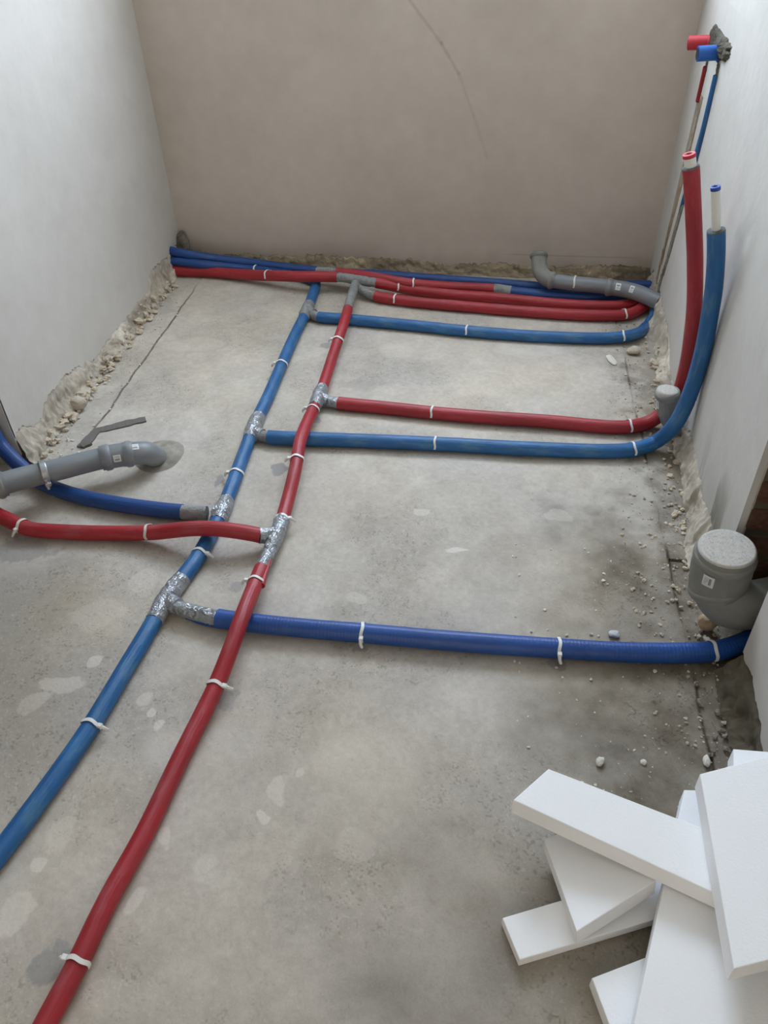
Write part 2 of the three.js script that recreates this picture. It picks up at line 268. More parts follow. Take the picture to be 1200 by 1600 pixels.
part('masonry', mergeGeometries([slab(mB, -0.2, WIN.x0 + 1.3, -0.02, TOP, SK, 0.25), slab(mB, WIN.x1 + 1.3, 2.2, -0.02, TOP, SK, 0.25), slab(mB, WIN.x0 + 1.3, WIN.x1 + 1.3, -0.02, WIN.y0, SK, 0.25), slab(mB, WIN.x0 + 1.3, WIN.x1 + 1.3, WIN.y1, TOP, SK, 0.25)]), M.mortar, wb);
part('mortar_fillet', fillet(mB, 0.03, 1.95, (s) => ragB(s) + 0.004, (s) => 0.012 + 0.016 * fbm(s * 7, 3, 881, 3), 891, 0.012), M.backMortar = std({ color: 0xd0c6b6, map: mortarMap, bumpMap: mortarBump, bumpScale: 0.007, roughness: 0.97 }), wb);
// right wall with two pipe chases, then the niche of the soil pipe, then the wall goes on to the camera
const wr = wall('wall_right'), dR = [-0.053, 0, 1], oR = [0.6 + 0.053 * 1.24, 0, -3.14], mR = frameMatrix(oR, dR), inR = mR.clone().invert();
const sR = (p) => { const q = V(p).applyMatrix4(inR); return [q.x, q.y]; };
const NF = 1.81, NN = 2.02;                                     // niche, far and near edge along the wall
const ragR = (s) => 0.018 + 0.03 * fbm(s * 8, 2, 901, 4) + 0.05 * sm(0.5, 0.68, fbm(s * 3.1, 6, 911, 4)) + 0.012 * vn(s * 110, 1, 915);
function chase(a, b, w0, w1, seed) {
  const L2 = [], R2 = [], n = 26; const [x0, y0] = sR(a), [x1, y1] = sR(b);
  for (let k = 0; k <= n; k++) { const t = k / n, w = lerp(w0, w1, t) / 2; L2.push([lerp(x0, x1, t) - w - 0.006 * (vn(k * 0.8, 1, seed) - 0.5), lerp(y0, y1, t)]); R2.unshift([lerp(x0, x1, t) + w + 0.006 * (vn(k * 0.8, 2, seed) - 0.5), lerp(y0, y1, t)]); }
  return [...L2, ...R2];
}
const cA = [[0.6486, 0.837, -2.8166], [0.6525, 0.16, -2.8915]], cB = [[0.6382, 0.8596, -2.6212], [0.6482, 0.1557, -2.81]];
const wallDirt = dataTex(1024, 512, (i, j, c) => {          // grey rub marks low on the wall, 2 m by 1 m
  const s = i / 512, y = j / 512, a = fbm(s * 3, y * 3, 921, 5), b = fbm(s * 24, y * 24, 931, 3); let g = (a - 0.5) * 18 + (b - 0.5) * 8;
  const low = sm(0.3, 0.05, y + (a - 0.5) * 0.3) * sm(1.3, 1.6, s), st = sm(0.56, 0.72, fbm(s * 16, y * 5, 941, 4)); g -= low * (10 + st * 55);
  c[0] = 200 + g; c[1] = 196 + g; c[2] = 188 + g * 1.05;
}, true, 0.5, 1);
M.plasterRight = std({ map: wallDirt, bumpMap: plasterBump, bumpScale: 0.002, roughness: 0.82 });
part('plaster', skim(mR, 0.02, NF, TOP, SK, ragR, [chase(...cA, 0.044, 0.05, 951), chase(...cB, 0.034, 0.05, 961)]), M.plasterRight, wr);
const mN = frameMatrix([oR[0] + 0.017, 0, oR[2]], dR);
part('plaster', skim(mN, NN, 4.4, TOP, SK, (s) => 0.03 + 0.07 * fbm(s * 9, 2, 971, 4) + 0.03 * fbm(s * 45, 1, 975, 3)), M.plaster, wr);
part('masonry', mergeGeometries([slab(mR, -0.2, NF, -0.02, TOP, SK, 0.3), slab(mN, NN, 4.5, -0.02, TOP, SK, 0.3), slab(mR, NF, NN, -0.02, TOP, 0.19, 0.3)]), M.mortar, wr);
part('niche_mortar', mergeGeometries([slab(mR, NF - 0.004, NF + 0.001, -0.02, TOP, SK + 0.004, 0.19), slab(mR, NF, NN, -0.02, TOP, 0.186, 0.191)]), M.darkMortar, wr);
{ const R = rng(5); for (let r = 0; r < 9; r++) for (let k = 0; k < 2; k++) {       // brickwork at the back of the niche
  const w = r % 2 ? [0.07, 0.125][k] : [0.125, 0.07][k], g = new RoundedBoxGeometry(w, 0.06, 0.05, 1, 0.006); g.translate(NF + 0.012 + (k ? (r % 2 ? 0.08 : 0.135) : 0) + w / 2, 0.035 + r * 0.073, -0.165 + (R() - 0.5) * 0.012); g.applyMatrix4(mR); part('brick', g, M.brick, wr); }
  for (let r = 0; r < 11; r++) { const ks = r % 2 ? [[0.016, 0.1], [0.126, 0.055]] : [[0.016, 0.165]]; for (const [d, l] of ks) { const g = new RoundedBoxGeometry(0.05, 0.06, l, 1, 0.007); g.translate(NF - 0.02 + (R() - 0.5) * 0.008, 0.035 + r * 0.073, -d - l / 2); g.applyMatrix4(mR); part('brick', g, M.brick, wr); } } }
part('mortar_fillet', fillet(mR, 0.1, NF, (s) => ragR(s) + 0.004, (s) => 0.005 + 0.04 * fbm(s * 6, 3, 981, 3), 991, 0.014), M.mortar, wr);
part('mortar_fillet', fillet(mN, NN, 3.0, (s) => 0.05 + 0.05 * fbm(s * 9, 2, 971, 4), (s) => 0.02 + 0.04 * fbm(s * 6, 3, 985, 3), 995, 0.016), M.darkMortar, wr);
// chases: rough mortar that buries the pipes in the wall
function chaseFill(pts, w, seed, lift) {                            // a lumpy ribbon that fills the groove almost flush
  const c = new THREE.CatmullRomCurve3(pts.map(V)), n = 90, m = 6, P = [], U = [], I = [], nrm = V(dR).normalize().cross(new THREE.Vector3(0, 1, 0)), al = V(dR).normalize();
  for (let k = 0; k <= n; k++) { const p = c.getPoint(k / n); for (let q = 0; q <= m; q++) { const t = q / m - 0.5, e = q === 0 || q === m, b = e ? -0.008 : lift + (fbm(k * 0.5, q * 0.9, seed, 3) - 0.5) * 0.006; const v = p.clone().addScaledVector(al, t * w).addScaledVector(nrm, b); P.push(v.x, v.y, v.z); U.push(k / n, t * w); } }
  for (let k = 0; k < n; k++) for (let q = 0; q < m; q++) { const a = k * (m + 1) + q, b = a + m + 1; I.push(a, b, a + 1, a + 1, b, b + 1); }
  const g = new THREE.BufferGeometry(); g.setAttribute('position', new THREE.Float32BufferAttribute(P, 3)); g.setAttribute('uv', new THREE.Float32BufferAttribute(U, 2)); g.setIndex(I); g.computeVertexNormals(); return g;
}
M.chaseBrown = std({ color: 0xc4b3a0, map: mortarMap, bumpMap: mortarBump, bumpScale: 0.005, roughness: 0.95 });
part('chase_mortar', chaseFill([[0.6462, 0.7444, -2.7717], [0.6488, 0.44, -2.8206], [0.6535, 0.1083, -2.9086], [0.6536, 0.0103, -2.911]], 0.048, 1001, 0.002), M.chaseBrown, wr);
part('chase_mortar', chaseFill([[0.6429, 0.4395, -2.7088], [0.6462, 0.2374, -2.772], [0.6488, 0.1265, -2.8214], [0.649, 0.0452, -2.8251]], 0.046, 1011, 0.003), M.greyMortar, wr);
part('chase_mortar', chaseFill([[0.6384, 0.862, -2.6252], [0.6381, 0.821, -2.6188]], 0.036, 1021, 0.003), M.greyMortar, wr);
part('chase_mortar', chaseFill([[0.6488, 0.8397, -2.8211], [0.6481, 0.8074, -2.8083]], 0.042, 1031, 0.0), M.greyMortar, wr);
// what closes the place behind the camera and beyond the opening
const wf = wall('wall_front'), mF = frameMatrix([0.9, 0, 1.25], [-1, 0, 0]);
part('plaster', mergeGeometries([slab(mF, 0, 0.9 - ADDED_DOOR.x1, -0.02, TOP, 0, 0.15), slab(mF, 0.9 - ADDED_DOOR.x0, 3.5, -0.02, TOP, 0, 0.15), slab(mF, 0.9 - ADDED_DOOR.x1, 0.9 - ADDED_DOOR.x0, ADDED_DOOR.h, TOP, 0, 0.15)]), M.plaster, wf);  // opening added to let the warm fill in
{ const m = frameMatrix([0.9, 0, 2.3], [-1, 0, 0]); part('passage_plaster', mergeGeometries([slab(m, 0, 2.4, -0.02, TOP, 0, 0.1), slab(frameMatrix([0.6, 0, 1.4], [0, 0, 1]), 0, 0.9, -0.02, TOP, 0, 0.1), slab(frameMatrix([-1.0, 0, 2.3], [0, 0, -1]), 0, 0.9, -0.02, TOP, 0, 0.1)]), M.plaster, wf); }
const ws = wall('wall_side'), mS = frameMatrix([-2.5, 0, 1.25], [0, 0, -1]);
part('plaster', slab(mS, 0, 3.2, -0.02, TOP, 0, 0.15), M.plaster, ws);
const mS2 = frameMatrix([-2.65, 0, -1.705], [1, 0, 0]); part('plaster', slab(mS2, 0, 1.2, -0.02, TOP, 0.002, 0.15), M.plaster, ws);
const mS3 = frameMatrix([-1.3, 0, 1.25], [0, 0, -1]); part('plaster', slab(mS3, 0, 1.9, -0.02, TOP, 0, 0.15), M.plaster, ws);
const ceil = wall('ceiling'); { const g = new THREE.BoxGeometry(3.9, 0.15, 6.2); g.translate(-0.85, TOP + 0.075, -0.45); part('plaster', g, M.ceiling, ceil); }
// window above the frame
const win = wall('window_1');
{ const ow = WIN.x1 - WIN.x0, oh = WIN.y1 - WIN.y0, m = mB, a = WIN.x0 + 1.3; const b = 0.05;
  part('window_frame', mergeGeometries([slab(m, a, a + b, WIN.y0, WIN.y1, 0.14, 0.2), slab(m, a + ow - b, a + ow, WIN.y0, WIN.y1, 0.14, 0.2), slab(m, a + b, a + ow - b, WIN.y0, WIN.y0 + b, 0.14, 0.2), slab(m, a + b, a + ow - b, WIN.y1 - b, WIN.y1, 0.14, 0.2), slab(m, a + ow / 2 - 0.03, a + ow / 2 + 0.03, WIN.y0 + b, WIN.y1 - b, 0.14, 0.2)]), M.frame, win);
  part('pane', mergeGeometries([slab(m, a + b, a + ow / 2 - 0.03, WIN.y0 + b, WIN.y1 - b, 0.168, 0.172), slab(m, a + ow / 2 + 0.03, a + ow - b, WIN.y0 + b, WIN.y1 - b, 0.168, 0.172)]), M.glass, win); }

// ------------------------------------------------------------------ pipes
const curve = (pts) => new THREE.CatmullRomCurve3(pts.map(V), false, 'centripetal');
// sweep a round section along part of a curve; r may be a function of metres from its start
function sweep(c, t0, t1, r, o = {}) {
  const len = c.getLength() * (t1 - t0), n = Math.max(2, Math.ceil(len / (o.step ?? 0.012))), m = o.seg ?? 20, P = [], U = [], I = [], rad = typeof r === 'function' ? r : () => r, seed = o.seed ?? 0, wr2 = o.wrinkle ?? 0;
  const pt = [], tn = []; for (let k = 0; k <= n; k++) { const u = lerp(t0, t1, k / n); pt.push(c.getPointAt(u)); tn.push(c.getTangentAt(u)); }
  let U0 = new THREE.Vector3(0, 1, 0); if (Math.abs(tn[0].y) > 0.9) U0.set(0, 0, 1);
  let nv = U0.addScaledVector(tn[0], -U0.dot(tn[0])).normalize();
  const ring = (k, rr, cap) => { const b = tn[k].clone().cross(nv); for (let q = 0; q <= m; q++) { const a = q / m * Math.PI * 2, w = wr2 && !cap ? (fbm(k * 0.55, (q % m) * 0.9, seed, 3) - 0.5) * wr2 : 0, R = rr + w, v = pt[k].clone().addScaledVector(nv, Math.cos(a) * R).addScaledVector(b, Math.sin(a) * R); P.push(v.x, v.y, v.z); U.push(len * k / n, q / m); } };
  if (!o.open) ring(0, 0.0001, true);
  for (let k = 0; k <= n; k++) { if (k) { nv.addScaledVector(tn[k], -nv.dot(tn[k])).normalize(); } const rr = rad(len * k / n, len); if (!o.open && (k === 0)) ring(k, rr, false); ring(k, rr, false); if (!o.open && k === n) { ring(k, rr, false); ring(k, 0.0001, true); } }
  const rows = P.length / 3 / (m + 1);
  for (let k = 0; k < rows - 1; k++) { if (!o.open && (k === 1 || k === rows - 3)) continue; for (let q = 0; q < m; q++) { const a = k * (m + 1) + q, b = a + m + 1; I.push(a, a + 1, b, a + 1, b + 1, b); } }
  const g = new THREE.BufferGeometry(); g.setAttribute('position', new THREE.Float32BufferAttribute(P, 3)); g.setAttribute('uv', new THREE.Float32BufferAttribute(U, 2)); g.setIndex(I); g.computeVertexNormals(); return g;
}
function at(c, p) { let best = 9, u = 0; p = V(p); for (let k = 0; k <= 1600; k++) { const d = c.getPointAt(k / 1600).distanceToSquared(p); if (d < best) { best = d; u = k / 1600; } } return u; }
const lumpy = (r, seed) => (s) => r * (1 + 0.05 * (fbm(s * 5, 1, seed, 3) - 0.5));

const C = {};   // centre lines
C.blueMain = curve([[-1.12, 0.0195, 0.9], [-1.0, 0.0195, 0.1], [-0.8136, 0.0195, -0.4961], [-0.7882, 0.0195, -0.5798], [-0.7562, 0.0195, -0.7164], [-0.7323, 0.0195, -0.8469], [-0.7144, 0.0195, -1.0086], [-0.7075, 0.0195, -1.0688], [-0.701, 0.0195, -1.1341], [-0.6909, 0.0195, -1.2265], [-0.6693, 0.0195, -1.3181], [-0.6601, 0.0195, -1.3792], [-0.6525, 0.0195, -1.5226], [-0.6539, 0.0195, -1.6237], [-0.6599, 0.0195, -1.7789], [-0.6652, 0.0195, -1.9629], [-0.6617, 0.0195, -2.085], [-0.662, 0.0195, -2.2543], [-0.6611, 0.0195, -2.5138], [-0.6554, 0.0195, -2.726], [-0.6613, 0.0195, -2.9446]]);
C.redMain = curve([[-0.72, 0.02, 1.1], [-0.67, 0.02, 0.3], [-0.5977, 0.022, -0.2618], [-0.5878, 0.022, -0.3352], [-0.5748, 0.021, -0.4205], [-0.5655, 0.02, -0.5149], [-0.544, 0.02, -0.6428], [-0.5275, 0.022, -0.79], [-0.5023, 0.035, -0.9525], [-0.4898, 0.056, -1.0386], [-0.484, 0.068, -1.12], [-0.4856, 0.056, -1.2057], [-0.4871, 0.042, -1.2978], [-0.4824, 0.034, -1.3885], [-0.4805, 0.03, -1.481], [-0.4813, 0.034, -1.5649], [-0.4812, 0.055, -1.6755], [-0.4914, 0.063, -1.8011], [-0.4952, 0.05, -1.9193], [-0.4945, 0.034, -2.0441], [-0.4923, 0.03, -2.1782], [-0.4914, 0.036, -2.363], [-0.4829, 0.058, -2.4992], [-0.4828, 0.061, -2.5878], [-0.4906, 0.052, -2.7441], [-0.492, 0.05, -2.9035]]);
C.branchA = curve([[-0.6505, 0.021, -2.7014], [-0.6022, 0.021, -2.667], [-0.4958, 0.021, -2.6551], [-0.2532, 0.021, -2.6213], [-0.0489, 0.021, -2.5892], [0.2296, 0.021, -2.5634], [0.4624, 0.021, -2.5689], [0.5413, 0.024, -2.592], [0.6149, -0.0133, -2.7487], [0.6344, 0.0252, -2.7757], [0.6752, 0.0564, -2.9416], [0.6643, 0.3577, -2.8104], [0.6396, 0.474, -2.6848], [0.6354, 0.6723, -2.624], [0.6357, 0.8323, -2.6112]]);
C.branchB = curve([[-0.4968, 0.021, -2.0947], [-0.4258, 0.021, -2.0772], [-0.2814, 0.021, -2.0618], [-0.13, 0.021, -2.0439], [0.037, 0.021, -2.0314], [0.2099, 0.021, -2.0235], [0.3971, 0.021, -2.0068], [0.4571, 0.021, -2.0114], [0.5213, 0.024, -2.0391], [0.5655, 0.062, -2.05], [0.5883, 0.115, -2.055], [0.5929, 0.1991, -2.06], [0.5857, 0.2974, -2.06], [0.5739, 0.3902, -2.06], [0.5501, 0.5057, -2.06], [0.5232, 0.6135, -2.06], [0.4881, 0.7429, -2.06], [0.4784, 0.7707, -2.06]]);
C.branchC = curve([[-0.6518, 0.021, -1.8853], [-0.6062, 0.021, -1.8754], [-0.4124, 0.021, -1.8772], [-0.0902, 0.021, -1.8794], [0.1499, 0.021, -1.8759], [0.385, 0.021, -1.8819], [0.4614, 0.022, -1.8959], [0.523, 0.03, -1.9275], [0.5511, 0.0986, -1.9], [0.567, 0.1541, -1.9], [0.5778, 0.2589, -1.9], [0.5781, 0.3514, -1.9], [0.5726, 0.4368, -1.9], [0.5641, 0.5193, -1.9], [0.5502, 0.5973, -1.9], [0.5375, 0.6507, -1.9], [0.5136, 0.7462, -1.9]]);
C.branchD = curve([[-0.6834, 0.024, -1.1794], [-0.6401, 0.024, -1.1693], [-0.5557, 0.024, -1.1514], [-0.4648, 0.0222, -1.1459], [-0.346, 0.0222, -1.1417], [-0.2224, 0.0222, -1.14], [-0.0303, 0.0222, -1.1359], [0.2046, 0.0222, -1.1363], [0.3802, 0.0222, -1.1406], [0.5289, 0.0222, -1.1582], [0.5861, 0.0222, -1.1796], [0.6643, 0.0222, -1.2305]]);
C.blueLeft = curve([[-0.6515, 0.022, -1.5144], [-0.7564, 0.022, -1.5134], [-0.9127, 0.022, -1.5269], [-1.0499, 0.022, -1.5511], [-1.1475, 0.022, -1.5825], [-1.2299, 0.024, -1.6258], [-1.2754, 0.0626, -1.64], [-1.326, 0.0981, -1.67], [-1.3482, 0.1896, -1.676], [-1.5, 0.4, -1.676], [-1.53, 0.7, -1.676], [-1.54, 1.2, -1.676]]);
C.redLeft = curve([[-0.4875, 0.036, -1.4121], [-0.516, 0.042, -1.4174], [-0.5749, 0.058, -1.4112], [-0.6317, 0.063, -1.4104], [-0.6899, 0.06, -1.4088], [-0.7995, 0.032, -1.4162], [-0.9056, 0.021, -1.4169], [-1.0422, 0.021, -1.4101], [-1.1377, 0.025, -1.4099], [-1.2068, 0.03, -1.4341], [-1.3016, 0.035, -1.473], [-1.4196, 0.035, -1.5181], [-1.9, 0.022, -1.6], [-2.46, 0.022, -1.6]]);
C.redBack = curve([[-1.3997, 0.0215, -3.0659], [-1.2907, 0.0215, -3.0517], [-1.1268, 0.0215, -3.0439], [-0.9195, 0.036, -2.9923], [-0.7174, 0.062, -2.9305], [-0.5625, 0.062, -2.9327], [-0.4934, 0.06, -2.9167], [-0.4103, 0.055, -2.9026], [-0.2797, 0.03, -2.9066], [-0.1274, 0.023, -2.884], [0.0706, 0.021, -2.8655], [0.2396, 0.021, -2.8362], [0.4287, 0.021, -2.82], [0.5356, 0.021, -2.8318], [0.5939, 0.021, -2.868], [0.6358, 0.022, -2.9184], [0.7016, 0.026, -2.9996]]);
C.redUpper = curve([[-0.6633, 0.055, -2.9995], [-0.5693, 0.06, -2.974], [-0.4882, 0.063, -2.9528], [-0.3823, 0.062, -2.9242], [-0.2803, 0.05, -2.9151], [-0.1306, 0.03, -2.9385], [0.0526, 0.022, -2.9429], [0.1197, 0.022, -2.9234], [0.2419, 0.022, -2.9015], [0.3746, 0.022, -2.8921], [0.5084, 0.022, -2.9111], [0.6944, 0.022, -2.9616]]);
C.redFront = curve([[-0.4889, 0.04, -2.8963], [-0.4472, 0.03, -2.8679], [-0.4046, 0.024, -2.8487], [-0.2714, 0.021, -2.8175], [-0.025, 0.021, -2.7823], [0.2365, 0.021, -2.7497], [0.4567, 0.021, -2.7421], [0.5434, 0.021, -2.7578], [0.5983, 0.022, -2.8119], [0.6351, 0.024, -2.864], [0.6917, 0.03, -2.9382]]);
C.blueBack = curve([[-1.4065, 0.095, -3.132], [-1.2918, 0.092, -3.0824], [-1.2105, 0.078, -3.0802], [-1.1123, 0.052, -3.1081], [-0.9496, 0.034, -3.1127], [-0.7527, 0.024, -3.087], [-0.5595, 0.022, -3.063], [-0.3986, 0.022, -3.0524], [-0.187, 0.022, -3.0262], [0.0697, 0.022, -2.9975], [0.3185, 0.022, -2.9696], [0.5148, 0.03, -2.9862], [0.6857, 0.03, -2.9956]]);
C.blueInner = curve([[-1.4034, 0.058, -3.0995], [-1.2928, 0.058, -3.0643], [-1.1523, 0.05, -3.054], [-0.9983, 0.024, -3.0808], [-0.8268, 0.0215, -3.05], [-0.7156, 0.0205, -3.0074], [-0.6606, 0.0195, -2.9691]]);

function pipe(name, label, c, category = 'pipe', group = 'red and blue insulated water pipes') { const p = c.getPointAt(0.5), base = [p.x, 0, p.z]; const t = thing(name, label, category, base, group); return { t, c, base, add: (n, g, m) => part(n, g, m, t, base) }; }
const stub = (pts, r, seed) => { const c = curve(pts); return sweep(c, 0, 1, r, { step: 0.006, wrinkle: 0.005, seed }); };

{ // blue main: four taped tees and the sleeves between them
  const p = pipe('insulated_pipe', 'blue insulated main pipe running from lower left to the back wall, with silver taped tees', C.blueMain), c = C.blueMain, r = lumpy(0.0195, 1101);
  const k = [at(c, [-0.701, 0.0195, -1.1341]), at(c, [-0.686, 0.0195, -1.2742]), at(c, [-0.6583, 0.0195, -1.4881]), at(c, [-0.6517, 0.0195, -1.5765]), at(c, [-0.6622, 0.0195, -1.8632]), at(c, [-0.6613, 0.0195, -1.9883]), at(c, [-0.6541, 0.0195, -2.6563]), at(c, [-0.654, 0.0195, -2.7702])];
  const ends = [0, ...k, 1]; for (let i = 0; i < 5; i++) p.add('sleeve', sweep(c, ends[2 * i], ends[2 * i + 1], r), M.blue);
  const st = [[[-0.6841, 0.022, -1.1894], [-0.6582, 0.024, -1.1777]], [[-0.6495, 0.022, -1.5198], [-0.6766, 0.023, -1.5111]], [[-0.6535, 0.021, -1.892], [-0.627, 0.021, -1.8805]], [[-0.652, 0.02, -2.7088], [-0.6231, 0.021, -2.687]]];
  for (let i = 0; i < 4; i++) p.add('taped_tee', mergeGeometries([sweep(c, k[2 * i], k[2 * i + 1], (s, l) => 0.0208 + 0.003 * Math.sin(Math.PI * s / l), { step: 0.006, wrinkle: 0.006, seed: 1110 + i }), stub(st[i], (s, l) => 0.0225 - 0.002 * s / l, 1120 + i)]), i < 3 ? M.tape : M.tapeDull);
}
{ // red main
  const p = pipe('insulated_pipe', 'long red insulated main pipe running from bottom edge to back wall, crossing over blue branches', C.redMain), c = C.redMain, r = lumpy(0.0182, 1131);
  const k = [at(c, [-0.4851, 0.042, -1.3024]), at(c, [-0.4805, 0.03, -1.4963]), at(c, [-0.495, 0.036, -2.0261]), at(c, [-0.4937, 0.03, -2.1502]), at(c, [-0.4833, 0.056, -2.6657])];
  p.add('sleeve', sweep(c, 0, k[0], r), M.red); p.add('sleeve', sweep(c, k[1], k[2], r), M.red); p.add('sleeve', sweep(c, k[3], k[4], r), M.red);
  const sliver = curve([[-0.4715, 0.05, -1.2376], [-0.472, 0.047, -1.2831], [-0.4726, 0.042, -1.337], [-0.473, 0.038, -1.371]]); p.add('sleeve_flap', sweep(sliver, 0, 1, (s, l) => 0.0085 * (1 - s / l) + 0.0008), M.red);
  p.add('taped_tee', mergeGeometries([sweep(c, k[0], k[1], (s, l) => 0.0165 + 0.004 * sm(0.2, 0.75, s / l), { step: 0.006, wrinkle: 0.006, seed: 1141 }), stub([[-0.4811, 0.033, -1.4329], [-0.5205, 0.043, -1.4159]], 0.0212, 1142)]), M.tape);
  p.add('taped_tee', mergeGeometries([sweep(c, k[2], k[3], (s, l) => 0.0195 + 0.003 * Math.sin(Math.PI * s / l), { step: 0.006, wrinkle: 0.006, seed: 1143 }), stub([[-0.4928, 0.03, -2.0882], [-0.4659, 0.022, -2.084]], 0.021, 1144)]), M.tape);
  p.add('taped_tee', sweep(c, k[4], 1, (s, l) => 0.0175, { step: 0.006, wrinkle: 0.004, seed: 1145 }), M.tapeDull);
}
{ const p = pipe('insulated_pipe', 'farthest blue branch pipe, from blue main to the right wall where it climbs a groove', C.branchA), c = C.branchA, a = at(c, [-0.5998, 0.021, -2.6672]), e = at(c, [0.6344, 0.0252, -2.7757]);
  p.add('tape_sleeve', sweep(c, 0.012, a, 0.0175, { step: 0.006, wrinkle: 0.004, seed: 1151 }), M.tapeDull);
  p.add('sleeve', sweep(c, a, e, (s, l) => 0.0205 - 0.009 * sm(l - 0.09, l, s)), M.blue);
  p.add('buried_run', sweep(c, e, 1, (s) => 0.0115 - 0.0015 * sm(0, 0.1, s)), M.blue); }
function riser(p, c, a, b, mat, capMat, r, ri, seed) {
  p.add('sleeve', sweep(c, a, b, lumpy(r, seed)), mat);
  const pb = c.getPointAt(b), tb = c.getTangentAt(b), q = new THREE.Quaternion().setFromUnitVectors(new THREE.Vector3(0, 1, 0), tb);
  const lathe = (prof, u) => { const g = new THREE.LatheGeometry(prof.map((v) => new THREE.Vector2(...v)), 28); g.applyQuaternion(q); g.translate(...c.getPointAt(u).toArray()); return g; };
  p.add('foam_rim', lathe([[ri, 0.001], [ri, 0.003], [r * 0.97, 0.002], [r * 1.005, -0.002]], b), M.foamGrey);
  p.add('inner_pipe', sweep(c, b - 0.01, 1, ri * 0.98), M.pexWhite);
  p.add('end_cap', lathe([[ri * 0.42, -0.004], [ri * 0.42, 0.004], [ri * 1.0, 0.0045], [ri * 1.06, 0.002], [ri * 1.06, -0.004], [ri * 0.96, -0.004]], 1), capMat);
  p.add('bore', lathe([[0.0001, 0.0025], [ri * 0.43, 0.0025]], 1), M.hole);
}
{ const p = pipe('insulated_pipe', 'red branch pipe crossing the floor and rising up against the right wall, open white end', C.branchB), c = C.branchB, a = at(c, [-0.4278, 0.021, -2.077]), b = at(c, [0.4881, 0.7429, -2.06]);
  p.add('tape_sleeve', sweep(c, 0.01, a, 0.0185, { step: 0.006, wrinkle: 0.006, seed: 1161 }), M.tape); riser(p, c, a, b, M.red, M.capRed, 0.0205, 0.0145, 1163); }
{ const p = pipe('insulated_pipe', 'bright blue branch pipe rising in a bend against right wall with long bare white end', C.branchC), c = C.branchC, a = at(c, [-0.6081, 0.021, -1.8753]), b = at(c, [0.5375, 0.6507, -1.9]);
  p.add('tape_sleeve', sweep(c, 0.008, a, 0.0175, { step: 0.006, wrinkle: 0.004, seed: 1171 }), M.tapeDull); riser(p, c, a, b, M.blue, M.capBlue, 0.0212, 0.0105, 1173); }
{ const p = pipe('insulated_pipe', 'ribbed cobalt blue branch pipe nearest the camera, running into the niche beside the capped drain', C.branchD), c = C.branchD, a = at(c, [-0.5557, 0.024, -1.1514]);
  p.add('tape_sleeve', sweep(c, 0.004, a, (s, l) => 0.0165 + 0.0025 * s / l, { step: 0.006, wrinkle: 0.006, seed: 1181 }), M.tape);
  p.add('sleeve', sweep(c, a, 1, lumpy(0.0222, 1183)), M.cobalt);
  const fl = curve([[-0.6373, 0.008, -1.1603], [-0.5954, 0.012, -1.1507], [-0.5476, 0.018, -1.1458]]); p.add('sleeve_flap', sweep(fl, 0, 1, (s, l) => 0.003 + 0.013 * s / l), M.cobalt); }
{ const p = pipe('insulated_pipe', 'blue pipe bending under the grey drain on the left and up past the wall end', C.blueLeft), c = C.blueLeft, a = at(c, [-0.7564, 0.022, -1.5134]);
  p.add('tape_sleeve', sweep(c, 0.02, a, 0.0195, { step: 0.006, wrinkle: 0.003, seed: 1191 }), M.tapeDull); p.add('sleeve', sweep(c, a, 1, lumpy(0.0212, 1193)), M.blueDeep); }
{ const p = pipe('insulated_pipe', 'red branch pipe arching over the blue main towards the left frame edge', C.redLeft), c = C.redLeft, a = at(c, [-0.516, 0.042, -1.4174]); p.add('sleeve', sweep(c, a, 1, lumpy(0.02, 1195)), M.red); }
{ const p = pipe('insulated_pipe', 'red pipe along the back wall from left corner, through the taped tee to right wall', C.redBack), c = C.redBack, a = at(c, [-0.5701, 0.062, -2.9323]), b = at(c, [-0.4103, 0.055, -2.9026]);
  p.add('sleeve', sweep(c, 0, a, lumpy(0.0212, 1197)), M.red); p.add('taped_tee', sweep(c, a, b, 0.0185, { step: 0.006, wrinkle: 0.004, seed: 1198 }), M.tapeDull); p.add('sleeve', sweep(c, b, 1, lumpy(0.0205, 1199)), M.red); }
{ const p = pipe('insulated_pipe', 'pipe behind the back tee, red at left and dark blue beyond its taped joint', C.redUpper), c = C.redUpper, a = at(c, [0.0501, 0.022, -2.9428]), b = at(c, [0.1172, 0.022, -2.9232]);
  const a0 = at(c, [-0.5797, 0.06, -2.9734]); p.add('tape_sleeve', sweep(c, 0, a0, 0.0195, { step: 0.006, wrinkle: 0.003, seed: 1202 }), M.tapeDull); tag(p.add('sleeve', sweep(c, a0, a, lumpy(0.0205, 1201)), M.red), 'red sleeve'); p.add('tape_sleeve', sweep(c, a, b, 0.022, { step: 0.006, wrinkle: 0.002, seed: 1203 }), M.tapeDull); tag(p.add('sleeve', sweep(c, b, 1, lumpy(0.0212, 1205)), M.blueDeep), 'dark blue sleeve'); }
{ const p = pipe('insulated_pipe', 'lowest and frontmost of the red pipes bundled along the back wall, from taped stub rightwards', C.redFront), c = C.redFront, a = at(c, [-0.4096, 0.024, -2.8484]);
  p.add('tape_sleeve', sweep(c, 0, a, 0.0165, { step: 0.006, wrinkle: 0.005, seed: 1207 }), M.tapeDull); p.add('sleeve', sweep(c, a, 1, lumpy(0.0205, 1209)), M.red); }
{ const p = pipe('insulated_pipe', 'blue pipe lying tight against foot of the back wall behind the red pipes', C.blueBack); p.add('sleeve', sweep(C.blueBack, 0, 1, lumpy(0.0195, 1211)), M.blueDeep); }
{ const p = pipe('insulated_pipe', 'short blue pipe squeezed between the red pipe and rear blue pipe in left corner', C.blueInner); p.add('sleeve', sweep(C.blueInner, 0, 1, lumpy(0.018, 1213)), M.blueDeep); }

